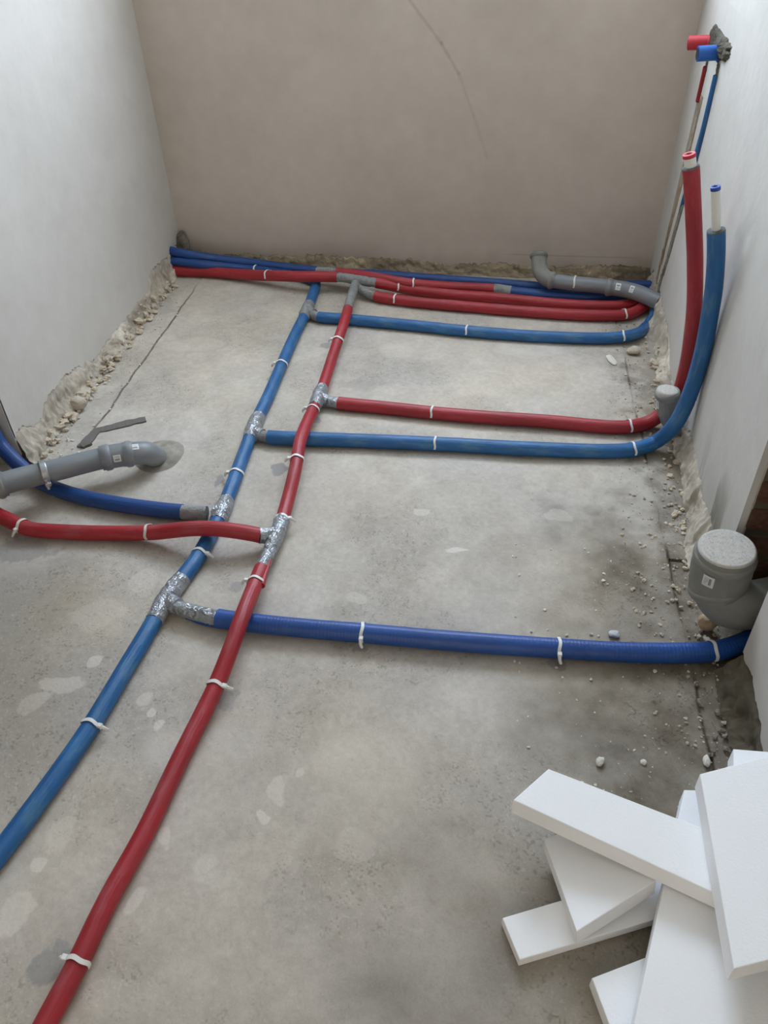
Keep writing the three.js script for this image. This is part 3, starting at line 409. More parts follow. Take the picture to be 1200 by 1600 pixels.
// ------------------------------------------------------------------ strap ties
function tie(c, p, r, side, label, group, span = 1, w = 0.0075, nub = true, mat = M.white) {
  const u = at(c, p), o = c.getPointAt(u), T = c.getTangentAt(u).normalize(); let up = new THREE.Vector3(0, 1, 0); if (Math.abs(T.y) > 0.8) up.set(-1, 0, 0);
  const N = up.addScaledVector(T, -up.dot(T)).normalize(), S = T.clone().cross(N).normalize(); if (S.x * side[0] + S.z * side[1] < 0) S.negate();
  const base = [o.x, 0, o.z], g = thing('cable_tie', label, 'cable tie', base, 'white straps holding the pipes'); const R = r + 0.0014, th = 0.0014, P = [], I = [];
  const path = []; for (let k = 0; k <= 24; k++) { const a = lerp(-1.75, 1.75, k / 24); path.push([Math.sin(a) * R, Math.cos(a) * R * span]); }
  path.forEach(([s, n], k) => { const a = lerp(-1.75, 1.75, k / 24), q = [[-w / 2, 0], [w / 2, 0], [w / 2, th], [-w / 2, th]]; for (const [t, e] of q) { const v = o.clone().addScaledVector(T, t + 0.0012 * Math.sin(k * 0.6)).addScaledVector(S, s + Math.sin(a) * e).addScaledVector(N, n + Math.cos(a) * e); P.push(v.x, v.y, v.z); } });
  for (let k = 0; k < 24; k++) for (let q = 0; q < 4; q++) { const a = k * 4 + q, b = k * 4 + (q + 1) % 4; I.push(a, b, a + 4, b, b + 4, a + 4); }
  const geo = new THREE.BufferGeometry(); geo.setAttribute('position', new THREE.Float32BufferAttribute(P, 3)); geo.setIndex(I); const gg = geo.toNonIndexed(); gg.computeVertexNormals();
  part('strap', gg, mat, g, base);
  if (nub) { const m = new THREE.Matrix4().makeBasis(S, N, S.clone().cross(N)); const h = new RoundedBoxGeometry(0.011, 0.008, 0.0095, 2, 0.002); h.applyMatrix4(m); const hp = o.clone().addScaledVector(S, R * 0.9 + 0.003).addScaledVector(N, R * 0.42); h.translate(hp.x, hp.y, hp.z); part('buckle', h, mat, g, base);
    const tl = curve([hp.toArray(), hp.clone().addScaledVector(S, 0.009).addScaledVector(N, -0.006).toArray(), hp.clone().addScaledVector(S, 0.013).addScaledVector(N, -0.016).addScaledVector(T, 0.004).toArray()]); part('tail', sweep(tl, 0, 1, (s, l) => 0.0042 - 0.0012 * s / l, { step: 0.003, seg: 8, wrinkle: 0.001, seed: 3 }), mat, g, base); }
  return g;
}
const Lf = [-1, 0.15], Rt = [1, -0.15], Fr = [0, 1], Bk = [0, -1];
tie(C.blueMain, [-0.7323, 0.0195, -0.8469], 0.0195, Rt, 'white strap around the blue main pipe at the lower left, nearest the camera on it');
tie(C.blueMain, [-0.6603, 0.0195, -1.358], 0.0195, Rt, 'white strap around the blue main pipe between red crossing and the third taped tee');
tie(C.blueMain, [-0.6618, 0.0195, -1.6869], 0.0195, Lf, 'white strap on blue main pipe just above the tee of the left blue pipe');
tie(C.blueMain, [-0.6593, 0.0195, -2.3017], 0.0195, Lf, 'white strap on blue main pipe halfway between its two farthest taped tees');
tie(C.redMain, [-0.5755, 0.021, -0.4223], 0.0182, Lf, 'white strap on the red main pipe at bottom left, over a grey mortar dab');
tie(C.redMain, [-0.5037, 0.035, -0.9573], 0.0182, Rt, 'white strap on the red main pipe just in front of the cobalt pipe crossing');
tie(C.redMain, [-0.4885, 0.05, -1.2444], 0.0182, Lf, 'white strap on red main pipe below its long silver taped tee');
tie(C.redMain, [-0.48, 0.03, -1.4938], 0.0182, Rt, 'white strap at the upper end of the long silver tee of red main');
tie(C.redMain, [-0.4838, 0.058, -1.7157], 0.0182, Lf, 'white strap on red main pipe right below its crossing over bright blue branch');
tie(C.redMain, [-0.4941, 0.04, -2.0017], 0.0182, Lf, 'white strap on red main pipe just below the taped tee of red branch');
tie(C.redMain, [-0.4842, 0.05, -2.4335], 0.0182, Lf, 'farthest white strap on the red main pipe, below the farthest blue branch');
tie(C.branchA, [-0.0422, 0.021, -2.5946], 0.0205, Bk, 'white strap in the middle of the farthest blue branch pipe', null, 1, 0.006, false);
tie(C.branchA, [0.5005, 0.021, -2.5761], 0.0205, Bk, 'white strap at the right bend of the farthest blue branch pipe', null, 1, 0.006, false);
tie(C.branchB, [-0.13, 0.021, -2.0439], 0.0205, Bk, 'white strap near the left end of the red branch pipe across the floor', null, 1, 0.006, false);
tie(C.branchB, [0.4589, 0.021, -2.0115], 0.0205, Bk, 'white strap on the red branch pipe beside the small grey capped drain', null, 1, 0.006, false);
tie(C.branchC, [-0.1091, 0.021, -1.8812], 0.021, Bk, 'white strap in the middle of the bright blue branch pipe across the floor', null, 1, 0.006, false);
tie(C.branchC, [0.4556, 0.022, -1.8923], 0.021, Bk, 'white strap on the bright blue branch pipe where its bend begins', null, 1, 0.006, false);
tie(C.branchD, [-0.2196, 0.0222, -1.1403], 0.0222, Fr, 'white strap on the cobalt ribbed pipe, the one nearest the red main', null, 1, 0.007);
tie(C.branchD, [0.2087, 0.0222, -1.1367], 0.0222, Fr, 'white strap on the cobalt ribbed pipe, the middle one of its three', null, 1, 0.007);
tie(C.branchD, [0.5316, 0.0222, -1.1585], 0.0222, Bk, 'white strap on the cobalt ribbed pipe beside the big capped drain', null, 1, 0.007);
tie(C.redLeft, [-1.1578, 0.028, -1.4098], 0.02, Fr, 'white strap on the left red branch pipe, at the left frame edge', null, 1, 0.008, true, M.whiteDirty);
tie(C.redLeft, [-0.8123, 0.03, -1.4174], 0.02, Bk, 'white strap on the left red branch pipe near the blue main', null, 1, 0.007, false, M.whiteDirty);
tie(C.redBack, [-0.8704, 0.05, -2.9625], 0.0212, Bk, 'white strap on the red pipe along the left half of back wall', null, 1, 0.006);
tie(C.blueInner, [-0.9451, 0.023, -3.0663], 0.0195, Bk, 'small white strap on the blue pipe behind the red one, left part of back wall', null, 1, 0.006);
tie(C.redUpper, [-0.2677, 0.048, -2.9144], 0.0205, Bk, 'white strap on the rearmost red pipe right of the back tee', null, 1, 0.006, false);
tie(C.redBack, [-0.3255, 0.035, -2.9106], 0.0205, Bk, 'white strap on the middle red pipe just right of the back tee', null, 1, 0.006, false);
tie(C.redFront, [-0.3272, 0.022, -2.829], 0.0205, Bk, 'short white strap on the frontmost red pipe just right of its taped stub', null, 1, 0.006, false);
tie(C.redFront, [0.5266, 0.021, -2.7516], 0.0205, Bk, 'white strap around the frontmost red pipe at its right end near right wall', null, 1, 0.006, false);

// ------------------------------------------------------------------ drains
function collar(c, u, r, w = 0.014) { const p = c.getPointAt(u), t = c.getTangentAt(u), q = new THREE.Quaternion().setFromUnitVectors(new THREE.Vector3(0, 1, 0), t), k = 0.0045; const pr = [[r, -w], [r + k * 0.6, -w * 0.85], [r + k, -w * 0.45], [r + k, w * 0.3], [r + k * 0.4, w * 0.5], [r + k * 0.4, w], [r, w]]; const g = new THREE.LatheGeometry(pr.map((v) => new THREE.Vector2(...v)), 36); g.applyQuaternion(q); g.translate(p.x, p.y, p.z); return g; }
// small printed sticker: wraps the pipe at parameter u, angle towards dir
const stickerMap = (seed) => { const cv = document.createElement('canvas'); cv.width = 64; cv.height = 96; const x = cv.getContext('2d'); x.fillStyle = '#dfe0dc'; x.fillRect(0, 0, 64, 96); x.fillStyle = '#a9adb0'; x.fillRect(12, 16, 40, 5); x.fillRect(12, 27, 40, 5); x.fillRect(12, 38, 28, 5); x.fillStyle = '#8d9296'; x.fillRect(12, 52, 40, 22); const t = new THREE.CanvasTexture(cv); t.colorSpace = THREE.SRGBColorSpace; return t; };
M.sticker = std({ map: stickerMap(1), roughness: 0.5 });
function sticker(c, u, r, dir, len, ang) {
  const p = c.getPointAt(u), T = c.getTangentAt(u), N = V(dir).addScaledVector(T, -V(dir).dot(T)).normalize(), S = T.clone().cross(N), P = [], U = [], I = [], m = 8;
  for (let k = 0; k <= m; k++) { const a = (k / m - 0.5) * ang; for (const e of [-0.5, 0.5]) { const v = p.clone().addScaledVector(T, e * len).addScaledVector(N, Math.cos(a) * r).addScaledVector(S, Math.sin(a) * r); P.push(v.x, v.y, v.z); U.push(e + 0.5, k / m); } }
  for (let k = 0; k < m; k++) { const a = k * 2; I.push(a, a + 2, a + 1, a + 1, a + 2, a + 3); }
  const g = new THREE.BufferGeometry(); g.setAttribute('position', new THREE.Float32BufferAttribute(P, 3)); g.setAttribute('uv', new THREE.Float32BufferAttribute(U, 2)); g.setIndex(I); g.computeVertexNormals(); return g;
}
C.drainLeft = curve([[-0.9404, -0.02, -1.798], [-0.916, 0.03, -1.7441], [-0.9201, 0.062, -1.7121], [-0.9516, 0.075, -1.6885], [-1.0214, 0.08, -1.6548], [-1.1064, 0.085, -1.5967], [-1.1884, 0.09, -1.5404], [-1.2384, 0.095, -1.4992], [-1.3252, 0.1, -1.4318], [-1.9, 0.105, -1.42], [-2.46, 0.11, -1.38]]);
{ const c = C.drainLeft, b = c.getPointAt(0.4), base = [b.x, 0, b.z], t = thing('drain_pipe', 'grey plastic drain pipe on the left, coming up from floor elbow and leaving the frame', 'drain pipe', base), r = 0.0315; const A = (n, g, m) => part(n, g, m, t, base);
  const u1 = at(c, [-0.9596, 0.075, -1.6848]), u2 = at(c, [-1.0117, 0.08, -1.6586]), u3 = at(c, [-1.2282, 0.094, -1.5068]);
  A('elbow', sweep(c, 0, u1, r * 1.04, { seg: 32, step: 0.006 }), M.pvc); A('socket', sweep(c, u1, u2, r * 1.06, { seg: 32 }), M.pvc); A('tube', sweep(c, u2, u3, r * 0.96, { seg: 32 }), M.pvc); A('socket', sweep(c, u3, at(c, [-1.3252, 0.1, -1.4318]), r * 1.12, { seg: 32 }), M.pvc); A('tube', sweep(c, at(c, [-1.3252, 0.1, -1.4318]), 1, r * 0.96, { seg: 32 }), M.pvc);
  A('collar', collar(c, u1, r * 1.04), M.pvc); A('collar', collar(c, u2, r * 1.05), M.pvc); A('collar', collar(c, u3 + 0.01, r * 1.1, 0.01), M.pvcDusty);
  A('sticker', sticker(c, at(c, [-0.9436, 0.075, -1.6922]), r * 1.065, [0.25, 1, 0.35], 0.02, 0.55), M.sticker); A('sticker', sticker(c, at(c, [-0.983, 0.078, -1.6696]), r * 1.085, [0, 0.35, 1], 0.02, 0.6), M.sticker); }
{ const c = C.drainLeft, u = at(c, [-1.1489, 0.087, -1.5703]), p = c.getPointAt(u), T = c.getTangentAt(u), base = [p.x, 0, p.z], t = thing('pipe_clamp', 'shiny metal clamp with screw around the left grey drain pipe', 'clamp', base), q = new THREE.Quaternion().setFromUnitVectors(new THREE.Vector3(0, 0, 1), T);
  const g = new THREE.LatheGeometry([[0.0318, -0.009], [0.0345, -0.009], [0.0352, -0.006], [0.0345, 0], [0.0352, 0.006], [0.0345, 0.009], [0.0318, 0.009]].map((v) => new THREE.Vector2(...v)), 36); g.applyQuaternion(new THREE.Quaternion().setFromUnitVectors(new THREE.Vector3(0, 1, 0), T)); g.translate(p.x, p.y, p.z); part('band', g, M.zinc, t, base);
  const d = new THREE.Vector3(0.15, -0.25, 1).addScaledVector(T, -T.dot(new THREE.Vector3(0.15, -0.25, 1))).normalize(), e = p.clone().addScaledVector(d, 0.04);
  const lug = new RoundedBoxGeometry(0.018, 0.012, 0.016, 2, 0.003); lug.applyQuaternion(q); lug.translate(e.x, e.y, e.z); part('lug', lug, M.zinc, t, base);
  const sc = new THREE.CylinderGeometry(0.0045, 0.0045, 0.03, 12); sc.translate(e.x, e.y, e.z + 0.004); part('screw', sc, M.zinc, t, base);
  const rod = new THREE.CylinderGeometry(0.004, 0.004, 0.06, 10); rod.translate(p.x, 0.026, p.z); part('rod', rod, M.zinc, t, base); }
{ // mortar patch around the floor elbow
  const o = [-0.9176, 0, -1.7853], P = [], I = [], n = 40, m = 6; for (let k = 0; k <= m; k++) for (let q = 0; q < n; q++) { const a = q / n * Math.PI * 2, rr = 0.078 * (k / m) * (1 + 0.14 * (fbm(Math.cos(a) * 2 + 5, Math.sin(a) * 2, 1301, 3) - 0.5)); P.push(o[0] + Math.cos(a) * rr, (k === m ? -0.004 : 0.006 * (1 - Math.pow(k / m, 6)) + 0.002 * vn(k, q * 0.7, 1303)), o[2] + Math.sin(a) * rr * 1.15); }
  for (let k = 0; k < m; k++) for (let q = 0; q < n; q++) { const a = k * n + q, b = k * n + (q + 1) % n; I.push(a, a + n, b, b, a + n, b + n); }
  const g = new THREE.BufferGeometry(); g.setAttribute('position', new THREE.Float32BufferAttribute(P, 3)); g.setAttribute('uv', new THREE.Float32BufferAttribute(P.flatMap((v, i) => (i % 3 === 1 ? [] : [v])), 2)); g.setIndex(I); g.computeVertexNormals();
  part('mortar_patch', g, std({ color: 0xdadee2, map: mortarMap, roughness: 0.7, bumpMap: mortarBump, bumpScale: 0.002 }), floor); }
C.drainBack = curve([[0.2127, 0.15, -2.9909], [0.2143, 0.125, -2.9655], [0.223, 0.1, -2.9346], [0.25, 0.085, -2.9058], [0.3074, 0.08, -2.8913], [0.4251, 0.078, -2.8736], [0.5285, 0.076, -2.8501], [0.5795, 0.073, -2.8264], [0.61, 0.068, -2.8063], [0.6483, 0.062, -2.7784]]);
{ const c = C.drainBack, b = c.getPointAt(0.5), base = [b.x, 0, b.z], t = thing('drain_pipe', 'dusty grey drain pipe with upturned elbow lying along the back wall', 'drain pipe', base), r = 0.027, A = (n, g, m) => part(n, g, m, t, base);
  const u1 = at(c, [0.2644, 0.083, -2.8995]), u2 = at(c, [0.4763, 0.076, -2.864]); A('elbow', sweep(c, 0, u1, r * 1.08, { seg: 28, step: 0.006 }), M.pvcDusty); A('tube', sweep(c, u1, u2, r, { seg: 28 }), M.pvc); A('bend', sweep(c, u2, 1, r * 1.06, { seg: 28 }), M.pvc);
  A('collar', collar(c, 0.02, r * 1.1, 0.008), M.pvcDusty); A('collar', collar(c, u1, r * 1.08, 0.01), M.pvcDusty); A('collar', collar(c, u2, r * 1.05, 0.012), M.pvc);
  A('sticker', sticker(c, at(c, [0.508, 0.076, -2.8545]), r * 1.08, [0, 0.7, 1], 0.018, 0.9), M.sticker); A('sticker', sticker(c, at(c, [0.5642, 0.07, -2.8486]), r * 1.08, [0, 0.7, 1], 0.016, 0.9), M.sticker); }
tie(C.drainBack, [0.3474, 0.08, -2.882], 0.027, Bk, 'white strap around the grey drain pipe along the back wall', null, 1, 0.006);
C.drainSmall = curve([[0.5412, 0.155, -2.0001], [0.5503, 0.11, -2.0011], [0.563, 0.07, -1.9963], [0.5842, 0.045, -1.9954], [0.6178, 0.036, -2.0013], [0.6631, 0.036, -2.0216]]);
{ const c = C.drainSmall, b = c.getPointAt(0.3), base = [b.x, 0, b.z], t = thing('drain_stub', 'small grey drain stub with dusty cap beside the red riser at right wall', 'drain pipe', base), r = 0.027, A = (n, g, m) => part(n, g, m, t, base);
  A('socket', sweep(c, 0, 0.35, r * 1.12, { seg: 28, step: 0.006 }), M.pvcDusty); A('elbow', sweep(c, 0.35, 1, r, { seg: 28, step: 0.006 }), M.pvc); A('collar', collar(c, 0.05, r * 1.12, 0.01), M.pvcDusty);
  const p = c.getPointAt(0), g = new THREE.LatheGeometry([[0.0001, 0.005], [0.024, 0.006], [0.029, 0.004], [0.0305, -0.002], [0.03, -0.008]].map((v) => new THREE.Vector2(...v)), 32); g.translate(p.x, p.y, p.z); A('cap', g, M.dusty);
  A('sticker', sticker(c, 0.16, r * 1.15, [-1, 0, 0.35], 0.03, 0.5), M.sticker); }
C.soil = curve([[0.5302, 0.235, -1.2511], [0.5342, 0.168, -1.2542], [0.5383, 0.125, -1.2495], [0.5597, 0.1, -1.2338], [0.6107, 0.09, -1.2385], [0.7116, 0.085, -1.2772]]);
{ const c = C.soil, b = c.getPointAt(0.3), base = [b.x, 0, b.z], t = thing('soil_pipe_stub', 'large grey capped soil pipe elbow standing by the niche in right wall', 'drain pipe', base), r = 0.053, A = (n, g, m) => part(n, g, m, t, base), u1 = at(c, [0.5382, 0.127, -1.2514]);
  A('socket', sweep(c, 0, u1, (s, l) => r * 1.09 + 0.004 * Math.sin(Math.PI * s / l), { seg: 40, step: 0.006 }), M.pvcDusty); A('elbow', sweep(c, u1, 1, r, { seg: 40, step: 0.006 }), M.pvcDusty); A('collar', collar(c, u1, r * 1.06, 0.012), M.pvcDusty); A('collar', collar(c, 0.07, r * 1.1, 0.012), M.pvcDusty);
  const p = c.getPointAt(0), tn = c.getTangentAt(0).negate(), q = new THREE.Quaternion().setFromUnitVectors(new THREE.Vector3(0, 1, 0), tn), g = new THREE.LatheGeometry([[0.0001, 0.004], [0.03, 0.005], [0.052, 0.006], [0.056, 0.003], [0.0575, -0.004], [0.0565, -0.012]].map((v) => new THREE.Vector2(...v)), 48); g.applyQuaternion(q); g.translate(p.x, p.y, p.z); A('cap', g, M.dusty);
  A('sticker', sticker(c, at(c, [0.5325, 0.19, -1.2526]), r * 1.2, [-0.6, 0, 0.8], 0.03, 0.38), M.sticker); }

// ------------------------------------------------------------------ outlet at the top of the right wall
{ const o = [0.6402, 0.8976, -2.6594], base = [o[0], o[1], o[2]], t = thing('outlet_plate', 'rough patch of dark grey mortar on upper right wall holding the two outlet stubs', 'mortar patch', base), P = [], U = [], I = [], n = 44, m = 9, R = [[0.6472, 0.933, -2.7913], [0.6429, 0.9278, -2.7087], [0.6357, 0.9291, -2.5727], [0.6316, 0.922, -2.4971], [0.6312, 0.9038, -2.4894], [0.6338, 0.8797, -2.5379], [0.64, 0.8648, -2.6541], [0.6467, 0.8569, -2.7818], [0.6505, 0.8751, -2.8535], [0.6506, 0.9086, -2.8552]];
  const cen = sR(o), poly = R.map(sR).map(([a, b]) => [a - cen[0], b - cen[1]]);
  for (let k = 0; k <= m; k++) for (let q = 0; q < n; q++) { const f = k / m, e = q / n * poly.length, i0 = Math.floor(e), A = poly[i0], Bq = poly[(i0 + 1) % poly.length], j2 = 1 + (k === m ? 0.3 : 0.1) * (vn(q * 0.9, 3, 1321) - 0.5), px = lerp(A[0], Bq[0], e - i0) * f * j2, py = lerp(A[1], Bq[1], e - i0) * f * j2; const v = new THREE.Vector3(cen[0] + px, cen[1] + py, k === m ? -0.004 : 0.004 + 0.014 * (1 - f * f) * fbm(px * 90 + 9, py * 90, 1331, 4) + 0.005 * vn(q * 1.7, k * 1.7, 1341)).applyMatrix4(mR); P.push(v.x, v.y, v.z); U.push(px, py); }
  for (let k = 0; k < m; k++) for (let q = 0; q < n; q++) { const a = k * n + q, b = k * n + (q + 1) % n; I.push(a, a + n, b, b, a + n, b + n); }
  const g = new THREE.BufferGeometry(); g.setAttribute('position', new THREE.Float32BufferAttribute(P, 3)); g.setAttribute('uv', new THREE.Float32BufferAttribute(U, 2)); g.setIndex(I); g.computeVertexNormals(); part('mortar', g, M.outlet = std({ color: 0x77766f, map: mortarMap, bumpMap: mortarBump, bumpScale: 0.012, roughness: 0.97, side: THREE.DoubleSide }), t, base); }
function outlet(a, b, mat, label) { const c = curve([a, b]), base = a, t = thing('outlet_stub', label, 'pipe stub', base), r = 0.02; part('plug', sweep(c, 0, 1, r, { seg: 28 }), mat, t, base); const cc = curve([a, b]); part('collar', collar(cc, 0.1, r, 0.004), mat, t, base); const T = cc.getTangentAt(1), q = new THREE.Quaternion().setFromUnitVectors(new THREE.Vector3(0, 1, 0), T), g = new THREE.LatheGeometry([[0.0001, 0.0006], [0.014, 0.0006], [0.0155, 0.0012]].map((v) => new THREE.Vector2(...v)), 20); g.applyQuaternion(q); g.translate(...b); part('socket_hole', g, M.hole, t, base); }
outlet([0.6516, 0.8811, -2.8173], [0.5878, 0.8759, -2.8417], M.capRed, 'red plugged outlet stub sticking out of the mortar patch at upper right');
outlet([0.6425, 0.884, -2.6457], [0.5773, 0.8818, -2.6426], std({ color: 0x1f62b8, roughness: 0.45 }), 'blue plugged outlet stub sticking out of the mortar patch at upper right');
{ const c = curve([[0.6474, 0.8151, -2.8139], [0.6558, 0.7108, -2.8576]]), b = c.getPointAt(0.5).toArray(), t = thing('buried_pipe', 'thin strip of red pipe showing in the groove below the red outlet', 'pipe', b); part('sleeve', sweep(c, 0, 1, 0.0085), M.red, t, b); }

// ------------------------------------------------------------------ polystyrene boards, lower right
const TH0 = 0.042;
// a board from the corners of its upper face, cut off square to that face, t thick, edges eased
function board(pts, t, label) {
  const p = pts.map(V), O = p[0].clone(), X = p[1].clone().sub(O).normalize(), Nn = X.clone().cross(p[p.length - 1].clone().sub(O)).normalize(); if (Nn.y < 0) Nn.negate(); const Yv = Nn.clone().cross(X);
  const q = p.map((v) => { const d = v.clone().sub(O); return new THREE.Vector2(d.dot(X), d.dot(Yv)); }); if (THREE.ShapeUtils.area(q) < 0) q.reverse();
  const e = 0.0016, g = new THREE.ExtrudeGeometry(new THREE.Shape(q), { depth: t - 2 * e, bevelEnabled: true, bevelThickness: e, bevelSize: e, bevelOffset: -e, bevelSegments: 2 });
  g.translate(0, 0, -t + e); g.applyMatrix4(new THREE.Matrix4().makeBasis(X, Yv, Nn)); g.computeBoundingBox(); const c = g.boundingBox.getCenter(new THREE.Vector3()); g.translate(-c.x, -c.y, -c.z);
  const me = mesh('foam_board', g, M.foam); me.position.copy(c.add(O)); return tag(me, label, 'foam board', 'white foam boards in the pile');
}
board([[0.0895, 0.026, -0.5595], [0.3618, 0.026, -0.6678], [0.3628, 0.026, -0.5947], [0.1164, 0.026, -0.4989]], 0.025, 'thin white foam board flat on the floor, leftmost corner of the pile');
board([[0.1996, 0.072, -0.5313], [0.328, 0.084, -0.618], [0.2768, 0.076, -0.7378], [0.1569, 0.06, -0.6818]], TH0, 'white foam board wedged under the long one, its left corner resting on the thin board');
board([[0.224, 0.034, -0.4823], [0.3559, 0.034, -0.5422], [0.3739, 0.034, -0.3597], [0.2659, 0.034, -0.3551]], 0.033, 'white foam board at bottom edge, lying on the floor under the wide board');
board([[0.3998, 0.082, -0.7855], [0.5316, 0.082, -0.7952], [0.4606, 0.082, -0.3578], [0.2455, 0.082, -0.3438]], TH0, 'white foam board running towards camera beneath the long crosswise board');
board([[0.1001, 0.128, -0.7091], [0.4096, 0.128, -0.5831], [0.4554, 0.128, -0.5645], [0.4605, 0.128, -0.6708], [0.1609, 0.128, -0.7743]], TH0, 'long narrow white foam board lying crosswise on top of the pile, pointing left');
board([[0.4023, 0.172, -0.7618], [0.3915, 0.176, -0.4622], [0.5506, 0.176, -0.5155], [0.5888, 0.172, -0.8327]], TH0, 'large white foam board on top of the pile at the right frame edge');
board([[0.4831, 0.13, -0.8446], [0.4743, 0.13, -0.8034], [0.5627, 0.13, -0.805], [0.573, 0.13, -0.8446]], TH0, 'white foam board farthest back in the pile, showing only its corner');

// ------------------------------------------------------------------ small bits on the floor
function lump(name, p, s, mat, seed, label, category) {
  const g = mergeVertices(new THREE.IcosahedronGeometry(1, 2).deleteAttribute('normal').deleteAttribute('uv')), ps = g.attributes.position, U = []; for (let i = 0; i < ps.count; i++) { const x = ps.getX(i), y = ps.getY(i), z = ps.getZ(i), k = 0.7 + 0.6 * fbm(x * 1.4 + 9, y * 1.4 + z * 1.9 + 5, seed, 3); ps.setXYZ(i, x * k * s[0], y * k * s[1], z * k * s[2]); U.push(x * s[0], z * s[2]); } g.setAttribute('uv', new THREE.Float32BufferAttribute(U, 2)); const gg = g.toNonIndexed(); gg.computeVertexNormals(); gg.computeBoundingBox();
  const m = mesh(name, gg, mat); m.position.set(p[0], -gg.boundingBox.min.y - 0.001, p[2]); m.rotation.y = seed; if (label) tag(m, label, category); return m;
}
M.stone = std({ color: 0xf2dcc2, map: mortarMap, roughness: 0.95 }); M.chip = std({ color: 0xded8cc, roughness: 0.9 });
lump('stone', [0.5391, 0.015, -1.2459], [0.021, 0.02, 0.019], M.stone, 21, 'beige stone lump under the big capped soil pipe', 'stone');
lump('stone', [0.3361, 0.004, -1.2045], [0.012, 0.006, 0.011], std({ color: 0xc4c6ca, roughness: 0.8 }), 22, 'pale grey pebble behind the cobalt pipe', 'stone');
lump('plaster_chip', [0.2751, 0.003, -0.8771], [0.011, 0.006, 0.007], M.chip, 23, 'small white chip on floor straight above the long foam board', 'chip');
lump('plaster_chip', [0.3585, 0.003, -0.8855], [0.006, 0.004, 0.006], M.chip, 24, 'tiny white chip on floor between two other chips above the foam pile', 'chip');
lump('plaster_chip', [0.4765, 0.004, -0.8981], [0.007, 0.006, 0.013], M.chip, 25, 'white chip on floor left of the farthest foam board', 'chip');
lump('plaster_chip', [0.5339, 0.006, -2.5044], [0.024, 0.012, 0.02], M.mortar, 26, 'beige plaster lump near right wall behind the red riser', 'chip');
lump('plaster_chip', [0.453, 0.003, -2.4464], [0.034, 0.005, 0.014], M.chip, 27, 'flat plaster flake left of the beige lump near right wall', 'chip');
lump('plaster_chip', [-1.2674, 0.015, -2.0132], [0.03, 0.022, 0.022], M.mortar, 28, 'broken plaster lump at the foot of the left wall', 'chip');
lump('plaster_chip', [-1.3175, 0.04, -2.203], [0.022, 0.03, 0.02], M.chip, 29, 'whitish plaster lump higher in rubble along the left wall', 'chip');
function scatter(name, n, seed, where, mat, smin, smax, heap = 0) { const R = rng(seed), gs = []; for (let k = 0; k < n; k++) { const g = new THREE.DodecahedronGeometry(1, 0); const ps = g.attributes.position, h = rng(seed * 1000 + k), cache = {}; for (let i = 0; i < ps.count; i++) { const key = ps.getX(i).toFixed(2) + ps.getY(i).toFixed(2) + ps.getZ(i).toFixed(2); const f = cache[key] ??= 0.6 + 0.7 * h(); ps.setXYZ(i, ps.getX(i) * f, ps.getY(i) * f * 0.7, ps.getZ(i) * f); } const s = lerp(smin, smax, Math.pow(R(), 3)); g.scale(s * (0.7 + R() * 0.6), s, s * (0.7 + R() * 0.6)); g.rotateY(R() * 6); const [x, z] = where(R); g.translate(x, s * 0.35 + (heap ? heap * Math.max(0, 1 - Math.abs(Math.abs(x) - (x < 0 ? 1.3 : 0.62)) / 0.05) * R() : 0), z); g.computeVertexNormals(); gs.push(g); } return part(name, mergeGeometries(gs), mat, floor); }
tag(scatter('rubble', 190, 34, (R) => [-1.3 + 0.005 + R() * 0.045, lerp(-2.95, -1.74, R())], M.lump = std({ color: 0xcbbda8, roughness: 0.95 }), 0.005, 0.015, 0.05), 'broken mortar lumps heaped along the left wall', null, null, 'stuff');
tag(scatter('rubble', 110, 35, (R) => { const z = lerp(-2.7, -1.4, R()), w = 0.6 - 0.053 * (z + 1.9); return [w - 0.005 - R() * 0.05, z]; }, M.lump, 0.004, 0.012, 0.03), 'broken mortar lumps at the foot of the right wall', null, null, 'stuff');
{ const g = new THREE.IcosahedronGeometry(1, 3), ps = g.attributes.position; for (let i = 0; i < ps.count; i++) { const x = ps.getX(i), y = ps.getY(i), z = ps.getZ(i), k = 0.75 + 0.5 * fbm(x * 1.5 + 9, y * 1.5 + z * 2 + 5, 1501, 3); ps.setXYZ(i, -1.278 + x * k * 0.03, 0.085 + y * k * 0.055, -3.175 + z * k * 0.03); } g.computeVertexNormals(); part('corner_mortar', g, M.greyMortar, wb); }
tag(scatter('grit', 520, 31, (R) => { const z = lerp(-2.75, -0.85, R()), w = 0.6 - 0.053 * (z + 1.9); return [w - 0.02 - Math.pow(R(), 1.6) * 0.17, z]; }, M.grit = std({ color: 0xb8ae9f, roughness: 0.95 }), 0.0015, 0.0055), 'loose mortar grit along the right wall', null, null, 'stuff');
tag(scatter('grit', 260, 32, (R) => [-1.28 + Math.pow(R(), 2) * 0.12, lerp(-3.0, -1.72, R())], M.chip, 0.0015, 0.006), 'loose plaster crumbs along the left wall', null, null, 'stuff');
tag(scatter('grit', 160, 33, (R) => [0.1 + R() * 0.45, lerp(-1.5, -0.8, R())], M.chip, 0.0012, 0.0045), 'fine white specks on the darker floor', null, null, 'stuff');
tag(scatter('grit', 230, 36, (R) => { const z = lerp(-1.62, -1.2, R()); return [0.57 - Math.pow(R(), 1.4) * 0.2, z]; }, M.lump, 0.0012, 0.006), 'pale mortar grit in front of the capped soil pipe', null, null, 'stuff');
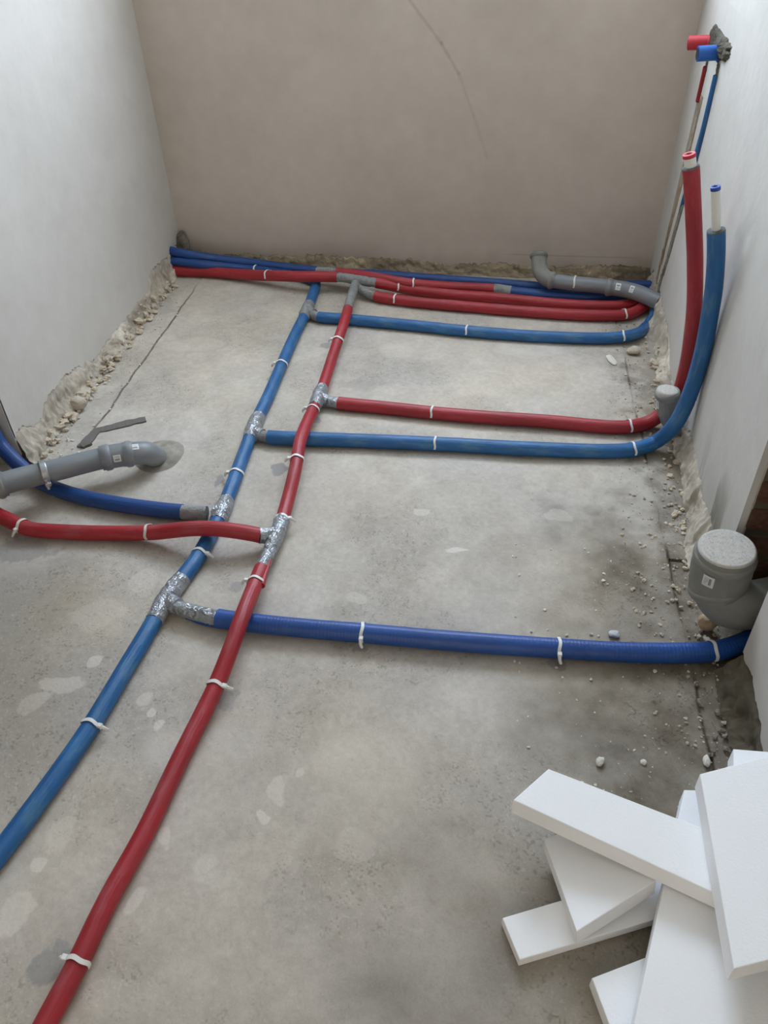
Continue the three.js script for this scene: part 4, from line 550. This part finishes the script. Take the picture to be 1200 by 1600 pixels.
tag(scatter('rubble', 42, 37, (R) => { const z = lerp(-1.12, -0.85, R()); return [0.56 - 0.053 * (z + 1.16) - 0.01 - R() * 0.06, z]; }, std({ color: 0x8d8579, roughness: 0.97 }), 0.002, 0.008), 'dark mortar crumbs at the foot of the near right wall', null, null, 'stuff');
function strip(pts, w, t, mat, name, label, category) { const c = curve(pts), n = 40, P = [], I = [], U = []; const b = c.getPointAt(0.5), base = [b.x, 0, b.z]; for (let k = 0; k <= n; k++) { const p = c.getPointAt(k / n), T = c.getTangentAt(k / n), S = new THREE.Vector3(-T.z, 0, T.x).normalize(), ww = w * (0.8 + 0.4 * vn(k * 0.35, 2, 1401)) / 2; for (const [e, h] of [[-1, -0.002], [-1, t], [1, t], [1, -0.002]]) { const v = p.clone().addScaledVector(S, e * ww); P.push(v.x - base[0], h + 0.001 * vn(k, e, 3), v.z - base[2]); U.push(v.x, v.z); } }
  for (let k = 0; k < n; k++) for (let q = 0; q < 4; q++) { const a = k * 4 + q, d = k * 4 + (q + 1) % 4; I.push(a, a + 4, d, d, a + 4, d + 4); } I.push(0, 1, 2, 0, 2, 3, n * 4, n * 4 + 2, n * 4 + 1, n * 4, n * 4 + 3, n * 4 + 2);
  const g = new THREE.BufferGeometry(); g.setAttribute('position', new THREE.Float32BufferAttribute(P, 3)); g.setAttribute('uv', new THREE.Float32BufferAttribute(U, 2)); g.setIndex(I); const gg = g.toNonIndexed(); gg.computeVertexNormals(); const m = mesh(name, gg, mat); m.position.set(...base); return tag(m, label, category); }
M.scrap = std({ color: 0x6f6c66, roughness: 0.85 });
strip([[-1.0274, 0, -1.9686], [-1.0767, 0, -1.9431], [-1.1268, -0, -1.9107], [-1.1576, 0, -1.8942], [-1.1612, 0, -1.873], [-1.1652, 0, -1.8384], [-1.173, 0, -1.8043]], 0.03, 0.004, M.scrap, 'rubber_strip', 'bent dark grey strip lying on the floor behind the left drain pipe', 'strip');
strip([[-1.1478, 0, -1.8263], [-1.1575, 0, -1.8155], [-1.169, 0, -1.8046]], 0.018, 0.009, M.scrap, 'rubber_scrap', 'short dark grey scrap beside the end of the bent strip', 'strip');

scene.traverse((o) => { if (o.isMesh) { o.castShadow = true; o.receiveShadow = true; } });
renderer.render(scene, camera);
